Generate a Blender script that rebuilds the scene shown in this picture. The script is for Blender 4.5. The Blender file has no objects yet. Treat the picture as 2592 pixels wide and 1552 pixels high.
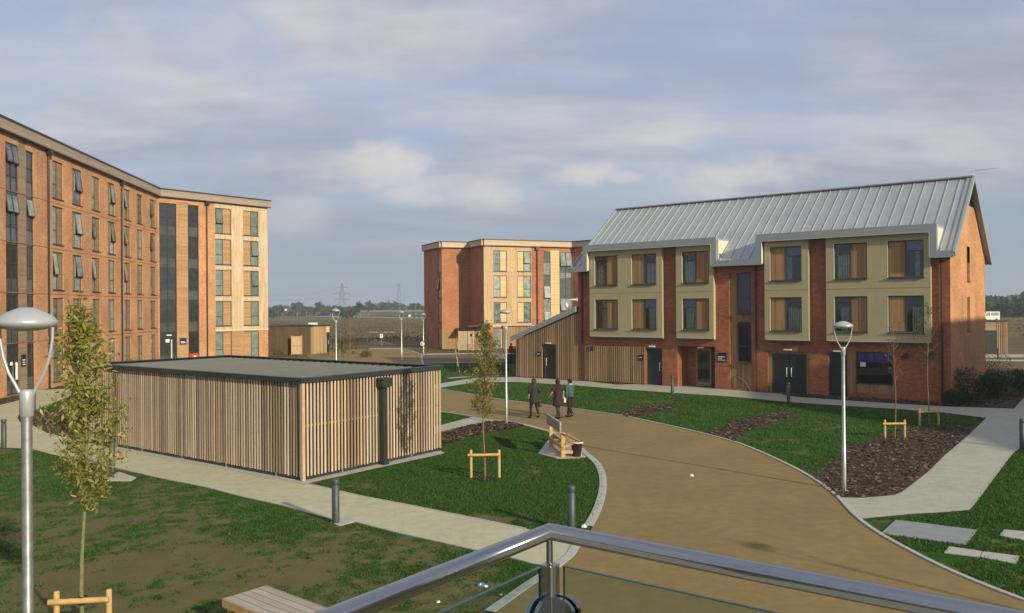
import bpy, math, random
import numpy as np
from mathutils import Vector, Matrix, noise
random.seed(7); np.random.seed(7)
SC = bpy.context.scene; COL = SC.collection
R = math.radians
# ------------------------------------------------------------ camera model
CF, CP, CR, CH = 2050.0, math.atan(3/2050), .007, 4.85
def ray(px, py):
    c, s = math.cos(CR), math.sin(CR)
    u = c*(px-1296)-s*(py-776); w = s*(px-1296)+c*(py-776); up = -w/CF
    return (u/CF, math.cos(CP)-math.sin(CP)*up, math.sin(CP)+math.cos(CP)*up)
def G(px, py, z=0.0):
    r = ray(px, py); t = (z-CH)/r[2]; return (r[0]*t, r[1]*t)
def at(px, Y):
    r = ray(px, 779); return r[0]/r[1]*Y
cam = bpy.data.cameras.new('camera'); co = bpy.data.objects.new('camera', cam); COL.objects.link(co)
cam.sensor_width = 36; cam.lens = 36*CF/2592; cam.clip_end = 12000; cam.clip_start = .05
co.matrix_world = Matrix.Translation((0, 0, CH)) @ Matrix.Rotation(R(90)+CP, 4, 'X') @ Matrix.Rotation(-CR, 4, 'Z')
SC.camera = co
# ------------------------------------------------------------ materials
def NT(name):
    m = bpy.data.materials.new(name); m.use_nodes = True; nt = m.node_tree
    for n in list(nt.nodes): nt.nodes.remove(n)
    o = nt.nodes.new('ShaderNodeOutputMaterial'); b = nt.nodes.new('ShaderNodeBsdfPrincipled')
    nt.links.new(b.outputs[0], o.inputs[0]); return m, nt, b, o
def nd(nt, t, **k):
    n = nt.nodes.new('ShaderNode'+t)
    for a, v in k.items():
        if a.startswith('i_'):
            key = a[2:]; key = int(key) if key.isdigit() else key.replace('_', ' ')
            n.inputs[key].default_value = v
        else: setattr(n, a, v)
    return n
def c4(c): return (c[0], c[1], c[2], 1)
def mixc(nt, fac, a, b, bt='MIX'):
    n = nt.nodes.new('ShaderNodeMix'); n.data_type = 'RGBA'; n.blend_type = bt
    for i, v in ((0, fac), (6, a), (7, b)):
        if hasattr(v, 'is_output'): nt.links.new(v, n.inputs[i])
        else: n.inputs[i].default_value = v if i == 0 else c4(v)
    return n.outputs[2]
def mth(nt, op, a, b=0.0, c=0.0):
    n = nt.nodes.new('ShaderNodeMath'); n.operation = op
    for i, v in enumerate((a, b, c)):
        if hasattr(v, 'is_output'): nt.links.new(v, n.inputs[i])
        else: n.inputs[i].default_value = v
    return n.outputs[0]
def ramp(nt, v, a, b):
    n = nt.nodes.new('ShaderNodeMapRange'); n.interpolation_type = 'SMOOTHSTEP'
    nt.links.new(v, n.inputs[0]); n.inputs[1].default_value = a; n.inputs[2].default_value = b
    return n.outputs[0]
def pos(nt, sc=(1, 1, 1), src='UV'):
    t = nd(nt, 'TexCoord'); m = nd(nt, 'Mapping'); m.inputs['Scale'].default_value = sc
    nt.links.new(t.outputs[src], m.inputs[0]); return m.outputs[0]
def nz(nt, vec, scale, det=4, rough=.6):
    n = nd(nt, 'TexNoise', i_Scale=scale, i_Detail=det, i_Roughness=rough); nt.links.new(vec, n.inputs[0]); return n.outputs[0]
def bump(nt, b, h, st, dist=.02):
    n = nd(nt, 'Bump', i_Strength=st, i_Distance=dist); nt.links.new(h, n.inputs['Height']); nt.links.new(n.outputs[0], b.inputs['Normal'])
def plain(name, col, rough=.7, metal=0, var=.25, sc=3, bs=.0, spec=.5, src='Object'):
    m, nt, b, o = NT(name); v = pos(nt, src=src)
    n = nz(nt, v, sc); n2 = nz(nt, v, sc*9)
    f = mth(nt, 'ADD', mth(nt, 'MULTIPLY', n, .6), mth(nt, 'MULTIPLY', n2, .4))
    lo = [x*(1-var) for x in col]; hi = [min(1, x*(1+var)) for x in col]
    nt.links.new(mixc(nt, ramp(nt, f, .3, .7), lo, hi), b.inputs['Base Color'])
    b.inputs['Roughness'].default_value = rough; b.inputs['Metallic'].default_value = metal
    b.inputs['Specular IOR Level'].default_value = spec
    if bs: bump(nt, b, n2, bs)
    return m
def brick(name, c1, c2, mort):
    m, nt, b, o = NT(name); v = pos(nt)
    t = nd(nt, 'TexBrick', i_Scale=1.0, i_Mortar_Size=.006, i_Mortar_Smooth=.3, i_Bias=0.0, i_Brick_Width=.225, i_Row_Height=.075)
    t.inputs['Color1'].default_value = c4(c1); t.inputs['Color2'].default_value = c4(c2); t.inputs['Mortar'].default_value = c4(mort)
    nt.links.new(v, t.inputs[0])
    n = nz(nt, v, .35, 5); n2 = nz(nt, v, 6, 3)
    a = mixc(nt, ramp(nt, n, .3, .7), (.80, .78, .80), (1.16, 1.14, 1.08)); a2 = mixc(nt, n2, (.6, .6, .62), (1.35, 1.35, 1.32))
    nt.links.new(mixc(nt, 1.0, mixc(nt, 1.0, t.outputs[0], a, 'MULTIPLY'), a2, 'MULTIPLY'), b.inputs['Base Color'])
    b.inputs['Roughness'].default_value = .85; b.inputs['Specular IOR Level'].default_value = .25
    bump(nt, b, mth(nt, 'SUBTRACT', 1.0, t.outputs[1]), .5, .01); return m
def boards(name, c1, c2, w=.14, length=3.0, vert=True, gap=.006, grey=None):
    m, nt, b, o = NT(name); tc = nd(nt, 'TexCoord'); v = tc.outputs['UV']
    if vert:
        s = nd(nt, 'SeparateXYZ'); cmb = nd(nt, 'CombineXYZ'); nt.links.new(v, s.inputs[0]); nt.links.new(s.outputs[1], cmb.inputs[0]); nt.links.new(s.outputs[0], cmb.inputs[1]); v = cmb.outputs[0]
    t = nd(nt, 'TexBrick', i_Scale=1.0, i_Mortar_Size=gap, i_Mortar_Smooth=.1, i_Bias=0.0, i_Brick_Width=length, i_Row_Height=w)
    t.inputs['Color1'].default_value = c4(c1); t.inputs['Color2'].default_value = c4(c2); t.inputs['Mortar'].default_value = (.04, .03, .02, 1)
    nt.links.new(v, t.inputs[0])
    mp = nd(nt, 'Mapping'); mp.inputs['Scale'].default_value = (.7, 9, 1); nt.links.new(v, mp.inputs[0])
    g = nz(nt, mp.outputs[0], 3, 5); k = mixc(nt, g, (.68, .66, .62), (1.25, 1.22, 1.18))
    col = mixc(nt, 1.0, t.outputs[0], k, 'MULTIPLY')
    if grey:
        mp2 = nd(nt, 'Mapping'); mp2.inputs['Scale'].default_value = (.25, 2.0, 1); nt.links.new(v, mp2.inputs[0])
        col = mixc(nt, ramp(nt, nz(nt, mp2.outputs[0], 1.6, 4), .48, .62), col, grey)
    nt.links.new(col, b.inputs['Base Color'])
    b.inputs['Roughness'].default_value = .75; b.inputs['Specular IOR Level'].default_value = .3
    bump(nt, b, mth(nt, 'SUBTRACT', 1.0, t.outputs[1]), .6, .01); return m
def island(name, cols, rough=.7, spec=.3, trans=0, grain=False):
    m, nt, b, o = NT(name); g = nd(nt, 'NewGeometry'); r = nd(nt, 'ValToRGB')
    e = r.color_ramp.elements; n = len(cols)
    e[0].position = 0; e[0].color = c4(cols[0]); e[1].position = 1; e[1].color = c4(cols[-1])
    for i in range(1, n-1):
        x = e.new(i/(n-1)); x.color = c4(cols[i])
    nt.links.new(g.outputs['Random Per Island'], r.inputs[0]); col = r.outputs[0]
    if grain:
        v = pos(nt, (6, 6, .5), 'Object'); col = mixc(nt, 1.0, col, mixc(nt, nz(nt, v, 3, 4), (.7, .68, .65), (1.25, 1.25, 1.25)), 'MULTIPLY')
    nt.links.new(col, b.inputs['Base Color'])
    b.inputs['Roughness'].default_value = rough; b.inputs['Specular IOR Level'].default_value = spec
    if trans:
        d = nd(nt, 'BsdfTranslucent'); nt.links.new(col, d.inputs[0]); mx = nd(nt, 'MixShader', i_0=trans)
        nt.links.new(b.outputs[0], mx.inputs[1]); nt.links.new(d.outputs[0], mx.inputs[2]); nt.links.new(mx.outputs[0], o.inputs[0])
    return m
def glass(name, tint, rough=.04, mixf=.75):
    """window glass: clear part shows the room, the rest mirrors the sky"""
    m, nt, b, o = NT(name); nt.nodes.remove(b)
    t = nd(nt, 'BsdfTransparent'); t.inputs[0].default_value = c4(tint)
    g = nd(nt, 'BsdfGlossy', i_Roughness=rough); g.inputs[0].default_value = (.9, .95, 1, 1)
    f = nd(nt, 'LayerWeight', i_Blend=.5); f2 = mth(nt, 'ADD', mth(nt, 'MULTIPLY', mth(nt, 'POWER', f.outputs[1], 4.0), .45), max(.018, (1-mixf)*.22))
    mx = nd(nt, 'MixShader'); nt.links.new(f2, mx.inputs[0]); nt.links.new(t.outputs[0], mx.inputs[1]); nt.links.new(g.outputs[0], mx.inputs[2]); nt.links.new(mx.outputs[0], o.inputs[0])
    return m
def dglass(name, c1, c2, rough=.08):
    m, nt, b, o = NT(name); oi = nd(nt, 'ObjectInfo'); v = pos(nt, (1, 1, .4))
    n = nz(nt, v, 1.7, 3)
    f = mth(nt, 'ADD', mth(nt, 'MULTIPLY', oi.outputs['Random'], .7), mth(nt, 'MULTIPLY', ramp(nt, n, .4, .6), .3))
    nt.links.new(mixc(nt, f, c1, c2), b.inputs['Base Color']); b.inputs['Roughness'].default_value = rough
    b.inputs['Specular IOR Level'].default_value = .8
    bump(nt, b, nz(nt, v, .8, 1), .04, .05); return m

M = {}
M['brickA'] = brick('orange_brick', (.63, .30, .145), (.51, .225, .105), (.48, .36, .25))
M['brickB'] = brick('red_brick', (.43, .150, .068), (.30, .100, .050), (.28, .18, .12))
M['brickC'] = brick('campus_brick', (.50, .195, .095), (.40, .15, .075), (.38, .25, .17))
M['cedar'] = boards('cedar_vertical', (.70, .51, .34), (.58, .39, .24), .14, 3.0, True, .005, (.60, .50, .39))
M['cedarh'] = boards('cedar_horizontal', (.55, .33, .18), (.42, .23, .11), .13, 4.0, False, .005)
M['cedarB'] = boards('cedar_panel', (.44, .265, .12), (.29, .165, .08), .125, 4.0, True, .004)
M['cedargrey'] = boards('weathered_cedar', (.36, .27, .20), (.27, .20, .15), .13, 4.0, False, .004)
M['fasciatimber'] = boards('parapet_timber', (.42, .33, .27), (.34, .26, .21), .12, 5.0, False, .003)
M['fasciatimberC'] = boards('pale_parapet_timber', (.68, .52, .36), (.60, .44, .30), .12, 5.0, False, .003)
M['slat'] = island('larch_slats', [(.35, .24, .155), (.64, .485, .335), (.25, .175, .125), (.52, .385, .265), (.75, .60, .45), (.40, .29, .205), (.63, .51, .40)], grain=True)
M['batten'] = island('timber_battens', [(.36, .21, .10), (.46, .30, .17), (.28, .17, .09), (.40, .25, .13), (.52, .37, .24)], grain=True)
M['slatback'] = plain('interior_dark', (.018, .012, .008), .95)
M['render'] = plain('olive_render', (.44, .375, .215), .85, 0, .06, .8)
M['roof'] = plain('zinc_roof', (.375, .395, .41), .5, .25, .10, .35)
M['seam'] = plain('zinc_seam', (.50, .53, .53), .4, .3, .08, 1)
M['fascia'] = plain('grey_fascia', (.31, .34, .35), .5, .1, .06, .5)
M['darkmetal'] = plain('anthracite_metal', (.035, .042, .045), .45, .2, .2, 2)
M['frame'] = plain('window_frame_grey', (.045, .055, .055), .5, 0, .15, 2)
M['door'] = plain('dark_green_door', (.016, .026, .024), .4, 0, .2, 2)
M['pipe'] = plain('downpipe_black', (.02, .02, .02), .4, 0, .2, 2)
M['paneA'] = dglass('hall_glass', (.05, .06, .06), (.36, .40, .38))
M['paneC'] = dglass('far_hall_glass', (.08, .11, .11), (.42, .50, .48))
M['stairglass'] = dglass('stair_glass', (.018, .022, .025), (.05, .06, .065), .05)
M['pane'] = glass('clear_window_glass', (.84, .86, .82))
M['balglass'] = glass('balustrade_glass', (.80, .88, .87), .01, .86)
M['glassedge'] = plain('glass_edge', (.02, .06, .06), .2)
M['curtain'] = plain('pale_curtain', (.62, .66, .60), .9, 0, .3, 6)
M['blind'] = plain('violet_blind', (.17, .17, .40), .8, 0, .1)
M['room'] = plain('dark_room', (.012, .014, .013), .9)  # near-black sheets stand for the unlit rooms behind the glass
M['white'] = plain('white_plastic', (.8, .8, .78), .5, 0, .04)
M['whitesh'] = plain('off_white_reveal', (.66, .60, .52), .7, 0, .06)
M['signdark'] = plain('navy_sign', (.012, .014, .03), .4)
M['red'] = plain('red_sign', (.55, .03, .03), .5, 0, .1)
M['galv'] = plain('galvanised_steel', (.50, .52, .53), .38, .85, .22, 14)
M['lamphead'] = plain('lamp_head_grey', (.50, .51, .54), .35, .35, .05, 2)
M['lampwhite'] = plain('lamp_diffuser', (.72, .72, .70), .4)
M['steel'] = plain('brushed_stainless', (.36, .375, .385), .16, 1.0, .05, 40)
M['steeld'] = plain('satin_stainless', (.32, .33, .34), .3, .9, .1, 20)
M['bollard'] = plain('bollard_grey', (.06, .075, .08), .5, .2, .15, 4)
M['concrete'] = plain('concrete', (.42, .40, .36), .9, 0, .15, 4, .3)
M['greyslab'] = plain('grey_slab', (.24, .265, .27), .8, 0, .1, 3, .2)
M['stake'] = plain('round_stake_timber', (.56, .34, .13), .8, 0, .2, 8)
M['benchwood'] = boards('oak_planks', (.50, .31, .14), (.42, .25, .11), .11, 3, False, .006)
M['greywood'] = boards('silvered_planks', (.44, .40, .35), (.38, .34, .29), .145, 3, False, .005)
M['bark'] = plain('young_bark', (.20, .15, .085), .9, 0, .3, 12, .4)
M['barkgreen'] = plain('olive_bark', (.19, .19, .07), .9, 0, .3, 12, .4)
M['leafolive'] = island('autumn_olive_leaves', [(.13, .155, .018), (.27, .27, .05), (.17, .17, .025), (.38, .29, .07), (.15, .185, .025), (.58, .50, .24)], .6, .4, .3)
M['leafrust'] = island('autumn_rust_leaves', [(.13, .16, .03), (.27, .16, .04), (.20, .20, .035), (.15, .18, .03), (.40, .28, .09), (.14, .18, .035)], .6, .4, .3)
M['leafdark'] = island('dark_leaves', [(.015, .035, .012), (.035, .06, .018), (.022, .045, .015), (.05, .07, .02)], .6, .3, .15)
M['leaffar'] = island('far_leaves', [(.035, .06, .04), (.05, .075, .045), (.065, .08, .04)], .8, .1)
M['leafbrown'] = island('brown_scrub', [(.14, .085, .035), (.19, .12, .05), (.11, .085, .03), (.07, .09, .025)], .8, .2, .2)
M['grassblade'] = island('grass_blades', [(.020, .082, .008), (.038, .125, .012), (.028, .10, .010), (.085, .15, .03), (.034, .115, .010), (.14, .15, .05)], .6, .3, .3)
M['chip'] = island('bark_chips', [(.045, .025, .016), (.10, .055, .03), (.065, .038, .024), (.24, .17, .11), (.05, .032, .022), (.09, .05, .03), (.05, .034, .022), (.22, .18, .13)], .9, .2)
M['skin'] = plain('skin', (.52, .30, .21), .6, 0, .08)
M['paper'] = plain('white_paper', (.8, .8, .78), .6, 0, .05)
M['bluefoil'] = plain('blue_foil', (.12, .22, .45), .3, .3)
M['pink'] = plain('pink_plastic', (.6, .2, .22), .5)
M['pot'] = plain('maroon_bin', (.05, .018, .018), .5)
def cloth(n, c): 
    if n not in M: M[n] = plain(n, c, .9, 0, .2, 8)
    return M[n]
# ------------------------------------------------------------ mesh builder
class MB:
    def __init__(s): s.v = []; s.f = []; s.sm = []
    def add(s, vs, fs, smooth=False):
        o = len(s.v); s.v += [tuple(v) for v in vs]; s.f += [tuple(i+o for i in f) for f in fs]; s.sm += [smooth]*len(fs); return s
    def box(s, x0, x1, y0, y1, z0, z1):
        if x0 > x1: x0, x1 = x1, x0
        return s.add([(x0, y0, z0), (x1, y0, z0), (x1, y1, z0), (x0, y1, z0), (x0, y0, z1), (x1, y0, z1), (x1, y1, z1), (x0, y1, z1)],
              [(0, 3, 2, 1), (4, 5, 6, 7), (0, 1, 5, 4), (1, 2, 6, 5), (2, 3, 7, 6), (3, 0, 4, 7)])
    def prism(s, poly, z0, z1):
        n = len(poly); a = sum(poly[i][0]*poly[(i+1) % n][1]-poly[(i+1) % n][0]*poly[i][1] for i in range(n))
        if a < 0: poly = poly[::-1]
        return s.add([(p[0], p[1], z0) for p in poly]+[(p[0], p[1], z1) for p in poly],
              [tuple(range(n))[::-1], tuple(range(n, 2*n))]+[(i, (i+1) % n, (i+1) % n+n, i+n) for i in range(n)])
    def xprism(s, poly, x0, x1):   # poly in (y,z)
        n = len(poly)
        return s.add([(x0, p[0], p[1]) for p in poly]+[(x1, p[0], p[1]) for p in poly],
              [tuple(range(n))[::-1], tuple(range(n, 2*n))]+[(i, (i+1) % n, (i+1) % n+n, i+n) for i in range(n)])
    def yprism(s, poly, y0, y1):   # poly in (x,z)
        n = len(poly)
        return s.add([(p[0], y0, p[1]) for p in poly]+[(p[0], y1, p[1]) for p in poly],
              [tuple(range(n)), tuple(range(n, 2*n))[::-1]]+[((i+1) % n, i, i+n, (i+1) % n+n) for i in range(n)])
    def beam(s, p, q, w, h=None, up=(0, 0, 1)):
        h = h or w; p = Vector(p); q = Vector(q); d = (q-p).normalized(); u = Vector(up)
        if abs(d.dot(u)) > .98: u = Vector((0, 1, 0))
        a = d.cross(u).normalized(); b = a.cross(d).normalized(); a = a*(w/2); b = b*(h/2)
        vs = [p-a-b, p+a-b, p+a+b, p-a+b, q-a-b, q+a-b, q+a+b, q-a+b]
        return s.add(vs, [(0, 1, 2, 3), (7, 6, 5, 4), (0, 4, 5, 1), (1, 5, 6, 2), (2, 6, 7, 3), (3, 7, 4, 0)])
    def tube(s, pts, rad, seg=10, caps=True, sy=1.0):
        pts = [Vector(p) for p in pts]; n = len(pts)
        if not hasattr(rad, '__len__'): rad = [rad]*n
        vs = []; ref = None
        for i, p in enumerate(pts):
            d = (pts[min(i+1, n-1)]-pts[max(i-1, 0)]).normalized()
            if ref is None:
                ref = Vector((0, 0, 1)) if abs(d.z) < .9 else Vector((1, 0, 0))
            a = d.cross(ref).normalized(); b = d.cross(a).normalized(); ref = a.cross(d).normalized() if abs(a.length) > 0 else ref
            for k in range(seg):
                t = 2*math.pi*k/seg; vs.append(p+a*(math.cos(t)*rad[i])+b*(math.sin(t)*rad[i]*sy))
        fs = [(i*seg+k, i*seg+(k+1) % seg, (i+1)*seg+(k+1) % seg, (i+1)*seg+k) for i in range(n-1) for k in range(seg)]
        s.add(vs, fs, True)
        if caps: s.add(vs[:seg], [tuple(range(seg))[::-1]]); s.add(vs[-seg:], [tuple(range(seg))])
        return s
    def lathe(s, prof, cx=0, cy=0, seg=24, sx=1, sy=1):
        vs = []; n = len(prof)
        for r, z in prof:
            for k in range(seg):
                t = 2*math.pi*k/seg; vs.append((cx+math.cos(t)*r*sx, cy+math.sin(t)*r*sy, z))
        fs = [(i*seg+k, i*seg+(k+1) % seg, (i+1)*seg+(k+1) % seg, (i+1)*seg+k) for i in range(n-1) for k in range(seg)]
        return s.add(vs, fs, True)
    def rings(s, rs, seg=14):   # (cx,cy,z,rx,ry)
        vs = []; n = len(rs)
        for cx, cy, z, rx, ry in rs:
            for k in range(seg):
                t = 2*math.pi*k/seg; vs.append((cx+math.cos(t)*rx, cy+math.sin(t)*ry, z))
        fs = [(i*seg+k, i*seg+(k+1) % seg, (i+1)*seg+(k+1) % seg, (i+1)*seg+k) for i in range(n-1) for k in range(seg)]
        fs += [tuple(range(seg))[::-1], tuple(range((n-1)*seg, n*seg))]
        return s.add(vs, fs, True)
    def sheet(s, x0, x1, z0, z1, y, holes=(), depth=0.0):
        """vertical wall face looking to -y with rectangular openings and their reveals"""
        xs = sorted({x0, x1, *[min(max(h[i], x0), x1) for h in holes for i in (0, 1)]}); zs = sorted({z0, z1, *[min(max(h[i], z0), z1) for h in holes for i in (2, 3)]})
        for i in range(len(xs)-1):
            for j in range(len(zs)-1):
                cx, cz = (xs[i]+xs[i+1])/2, (zs[j]+zs[j+1])/2
                if any(h[0] < cx < h[1] and h[2] < cz < h[3] for h in holes): continue
                s.add([(xs[i], y, zs[j]), (xs[i+1], y, zs[j]), (xs[i+1], y, zs[j+1]), (xs[i], y, zs[j+1])], [(0, 1, 2, 3)])
        if depth:
            for a, b, c, d in holes:
                a, b, c, d = max(a, x0), min(b, x1), max(c, z0), min(d, z1)
                if a >= b or c >= d: continue
                q = y+depth
                s.add([(a, y, c), (a, q, c), (a, q, d), (a, y, d)], [(0, 1, 2, 3)]); s.add([(b, y, c), (b, q, c), (b, q, d), (b, y, d)], [(3, 2, 1, 0)])
                s.add([(a, y, d), (a, q, d), (b, q, d), (b, y, d)], [(0, 1, 2, 3)]); s.add([(a, y, c), (a, q, c), (b, q, c), (b, y, c)], [(3, 2, 1, 0)])
        return s
    def build(s, name, mat, parent=None, mw=None, uvs=True):
        me = bpy.data.meshes.new(name); V = np.array(s.v, dtype=float).reshape(-1, 3)
        P = V
        if mw is not None: A = np.array(mw); P = V@A[:3, :3].T+A[:3, 3]
        if parent is not None and parent.name in ROOTM and mw is not None:
            A = np.array(ROOTM[parent.name].inverted()); P = P@A[:3, :3].T+A[:3, 3]
        me.from_pydata(P.tolist(), [], s.f)
        me.polygons.foreach_set('use_smooth', s.sm)
        if uvs:
            uv = me.uv_layers.new(name='UVMap'); out = np.zeros((len(me.loops), 2)); k = 0
            for f in s.f:
                a, b_, c = (Vector(s.v[f[i]]) for i in range(3)); n = (b_-a).cross(c-a)
                if n.length > 0: n.normalize()
                ax = 0 if abs(n.z) > .75 else (1 if abs(n.x) > abs(n.y) else 2)
                for i in f:
                    x, y, z = s.v[i]; out[k] = (x, y) if ax == 0 else ((y, z) if ax == 1 else (x, z)); k += 1
            uv.data.foreach_set('uv', out.ravel())
        me.materials.append(mat); me.update()
        ob = bpy.data.objects.new(name, me); COL.objects.link(ob)
        if parent is not None:
            ob.parent = parent
            r = ROOTM.get(parent.name)
            if r is not None: ROOTM[ob.name] = r
        return ob
ROOTM = {}
def tag(o, label=None, cat=None, group=None, kind=None):
    if label: o['label'] = label
    if cat: o['category'] = cat
    if group: o['group'] = group
    if kind: o['kind'] = kind
    return o
def root(name, loc, rz, label, cat, group=None):
    o = bpy.data.objects.new(name, None); COL.objects.link(o); o.location = loc; o.rotation_euler = (0, 0, rz); o.empty_display_size = .3
    ROOTM[o.name] = Matrix.Translation(loc) @ Matrix.Rotation(rz, 4, 'Z'); tag(o, label, cat, group); return o
def copy_tree(o, parent=None, scale=None):
    c = o.copy(); COL.objects.link(c); c.parent = parent
    for ch in list(o.children): copy_tree(ch, c)
    return c
def place(o, loc, rz=0, s=1, label=None, group=None, cat=None):
    o.location = loc; o.rotation_euler = (0, 0, rz); o.scale = (s, s, s) if not hasattr(s, '__len__') else s; tag(o, label, cat, group); return o
def frame(origin, d):
    return Matrix.Translation((origin[0], origin[1], 0)) @ Matrix.Rotation(math.atan2(d[1], d[0]), 4, 'Z')
def struct(name, mb, mat, label=None, kind='structure'):
    o = mb.build(name, mat); tag(o, label, None, None, kind); return o
def crom(pts, n=6):
    out = []; P = [pts[0]]+list(pts)+[pts[-1]]
    for i in range(1, len(P)-2):
        p0, p1, p2, p3 = (np.array(P[j], float) for j in (i-1, i, i+1, i+2))
        for k in range(n):
            t = k/n; out.append(tuple(.5*((2*p1)+(-p0+p2)*t+(2*p0-5*p1+4*p2-p3)*t*t+(-p0+3*p1-3*p2+p3)*t**3)))
    out.append(tuple(pts[-1])); return out
def ribbon(pts, w, z0, z1, side=0):
    m = MB(); L = []; Rr = []; n = len(pts)
    for i, p in enumerate(pts):
        a = np.array(pts[max(i-1, 0)]); b = np.array(pts[min(i+1, n-1)]); d = b-a; d = d/max(np.hypot(*d), 1e-6); nn = np.array([-d[1], d[0]])
        L.append(np.array(p)+nn*(w/2+side*w/2)); Rr.append(np.array(p)-nn*(w/2-side*w/2))
    for i in range(n-1):
        a, b, c, d = L[i], L[i+1], Rr[i+1], Rr[i]
        vs = [(*a, z0), (*b, z0), (*c, z0), (*d, z0), (*a, z1), (*b, z1), (*c, z1), (*d, z1)]
        m.add(vs, [(7, 6, 5, 4), (0, 1, 5, 4), (2, 3, 7, 6)])
    return m
def PG(l): return [G(*p) for p in l]
# ============================================================ sky and sun
SUN = Vector((.66, -.75, 0)).normalized(); EL = R(21)
def world():
    w = bpy.data.worlds.new('World'); SC.world = w; w.use_nodes = True; nt = w.node_tree
    for n in list(nt.nodes): nt.nodes.remove(n)
    out = nd(nt, 'OutputWorld'); bg = nd(nt, 'Background', i_Strength=1.0); nt.links.new(bg.outputs[0], out.inputs[0])
    sky = nd(nt, 'TexSky'); sky.sky_type = 'NISHITA'; sky.sun_disc = False; sky.sun_elevation = EL
    sky.sun_rotation = math.atan2(SUN.x, SUN.y); sky.air_density = 1.0; sky.dust_density = 1.5; sky.ozone_density = 2.0
    sk = mixc(nt, 1.0, sky.outputs[0], (.10, .10, .105), 'MULTIPLY')
    tc = nd(nt, 'TexCoord'); s = nd(nt, 'SeparateXYZ'); nt.links.new(tc.outputs['Generated'], s.inputs[0])
    x, y, z = s.outputs; zz = mth(nt, 'MAXIMUM', z, 0.0); zd = mth(nt, 'ADD', zz, .16)
    cv = nd(nt, 'CombineXYZ'); nt.links.new(mth(nt, 'DIVIDE', x, zd), cv.inputs[0]); nt.links.new(mth(nt, 'DIVIDE', y, zd), cv.inputs[1])
    P = cv.outputs[0]
    n1 = nd(nt, 'TexNoise', i_Scale=1.05, i_Detail=7, i_Roughness=.55, i_Distortion=.5); nt.links.new(P, n1.inputs[0])
    mp = nd(nt, 'Mapping'); mp.inputs['Location'].default_value = (3.1, 7.7, 0); mp.inputs['Scale'].default_value = (.8, 1.5, 1); nt.links.new(P, mp.inputs[0])
    n2 = nz(nt, mp.outputs[0], .8, 6, .55); n3 = nz(nt, mp.outputs[0], 3.2, 6, .6)
    shade = mixc(nt, ramp(nt, n2, .34, .66), (.36, .39, .48), (.56, .555, .575))
    shade = mixc(nt, ramp(nt, n3, .3, .75), mixc(nt, 1.0, shade, (.92, .93, .95), 'MULTIPLY'), mixc(nt, 1.0, shade, (1.1, 1.09, 1.06), 'MULTIPLY'))
    cover = ramp(nt, n1.outputs[0], .33, .62)
    skyb = mixc(nt, .55, sk, (.42, .50, .74))
    col = mixc(nt, mth(nt, 'ADD', mth(nt, 'MULTIPLY', cover, .75), .18), skyb, shade)
    # slate band low over the horizon
    band = mth(nt, 'SUBTRACT', 1.0, ramp(nt, z, .02, .21)); col = mixc(nt, mth(nt, 'MULTIPLY', band, .86), col, (.255, .32, .405))
    # cumulus puffs
    yy = mth(nt, 'MAXIMUM', y, .05); X = mth(nt, 'DIVIDE', x, yy); Z = mth(nt, 'DIVIDE', z, yy)
    c2 = nd(nt, 'CombineXYZ'); nt.links.new(X, c2.inputs[0]); nt.links.new(mth(nt, 'MULTIPLY', Z, 1.5), c2.inputs[1])
    p1 = nz(nt, c2.outputs[0], 9, 7, .6); front = ramp(nt, y, .05, .2)
    tot = None
    for px, py, a, b, st in ((950, 420, 140, 58, 1.0), (1045, 492, 95, 36, .8), (1215, 482, 105, 52, .8), (1475, 440, 95, 34, .95), (1580, 452, 60, 18, .7), (1850, 440, 190, 48, .9), (1800, 480, 110, 30, .6), (2490, 380, 150, 50, .5), (735, 560, 90, 50, .4), (760, 520, 60, 26, .35), (2050, 330, 260, 30, .3), (500, 120, 420, 90, .35), (1100, 110, 260, 80, .35)):
        dx = mth(nt, 'DIVIDE', mth(nt, 'SUBTRACT', X, (px-1296)/CF), a/CF); dz = mth(nt, 'DIVIDE', mth(nt, 'SUBTRACT', Z, (779-py)/CF), b/CF)
        d = mth(nt, 'SQRT', mth(nt, 'ADD', mth(nt, 'MULTIPLY', dx, dx), mth(nt, 'MULTIPLY', dz, dz)))
        d = mth(nt, 'ADD', d, mth(nt, 'MULTIPLY', mth(nt, 'SUBTRACT', p1, .5), -3.0))
        k = mth(nt, 'MULTIPLY', mth(nt, 'SUBTRACT', 1.0, ramp(nt, d, .15, 1.45)), st); tot = k if tot is None else mth(nt, 'MAXIMUM', tot, k)
    col = mixc(nt, mth(nt, 'MULTIPLY', mth(nt, 'MULTIPLY', tot, front), .95), col, mixc(nt, p1, (.50, .49, .50), (.74, .72, .70)))
    nt.links.new(col, bg.inputs[0])
world()
sl = bpy.data.lights.new('sun', 'SUN'); sl.energy = 4.3; sl.angle = R(.9); sl.color = (1, .92, .63)
so = bpy.data.objects.new('sun', sl); COL.objects.link(so)
dv = -(SUN*math.cos(EL)+Vector((0, 0, math.sin(EL)))); so.rotation_euler = dv.to_track_quat('-Z', 'Y').to_euler(); so.location = (30, -30, 30)
SC.view_settings.view_transform = 'Standard'; SC.view_settings.look = 'None'; SC.view_settings.exposure = .12; SC.view_settings.gamma = 1
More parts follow.
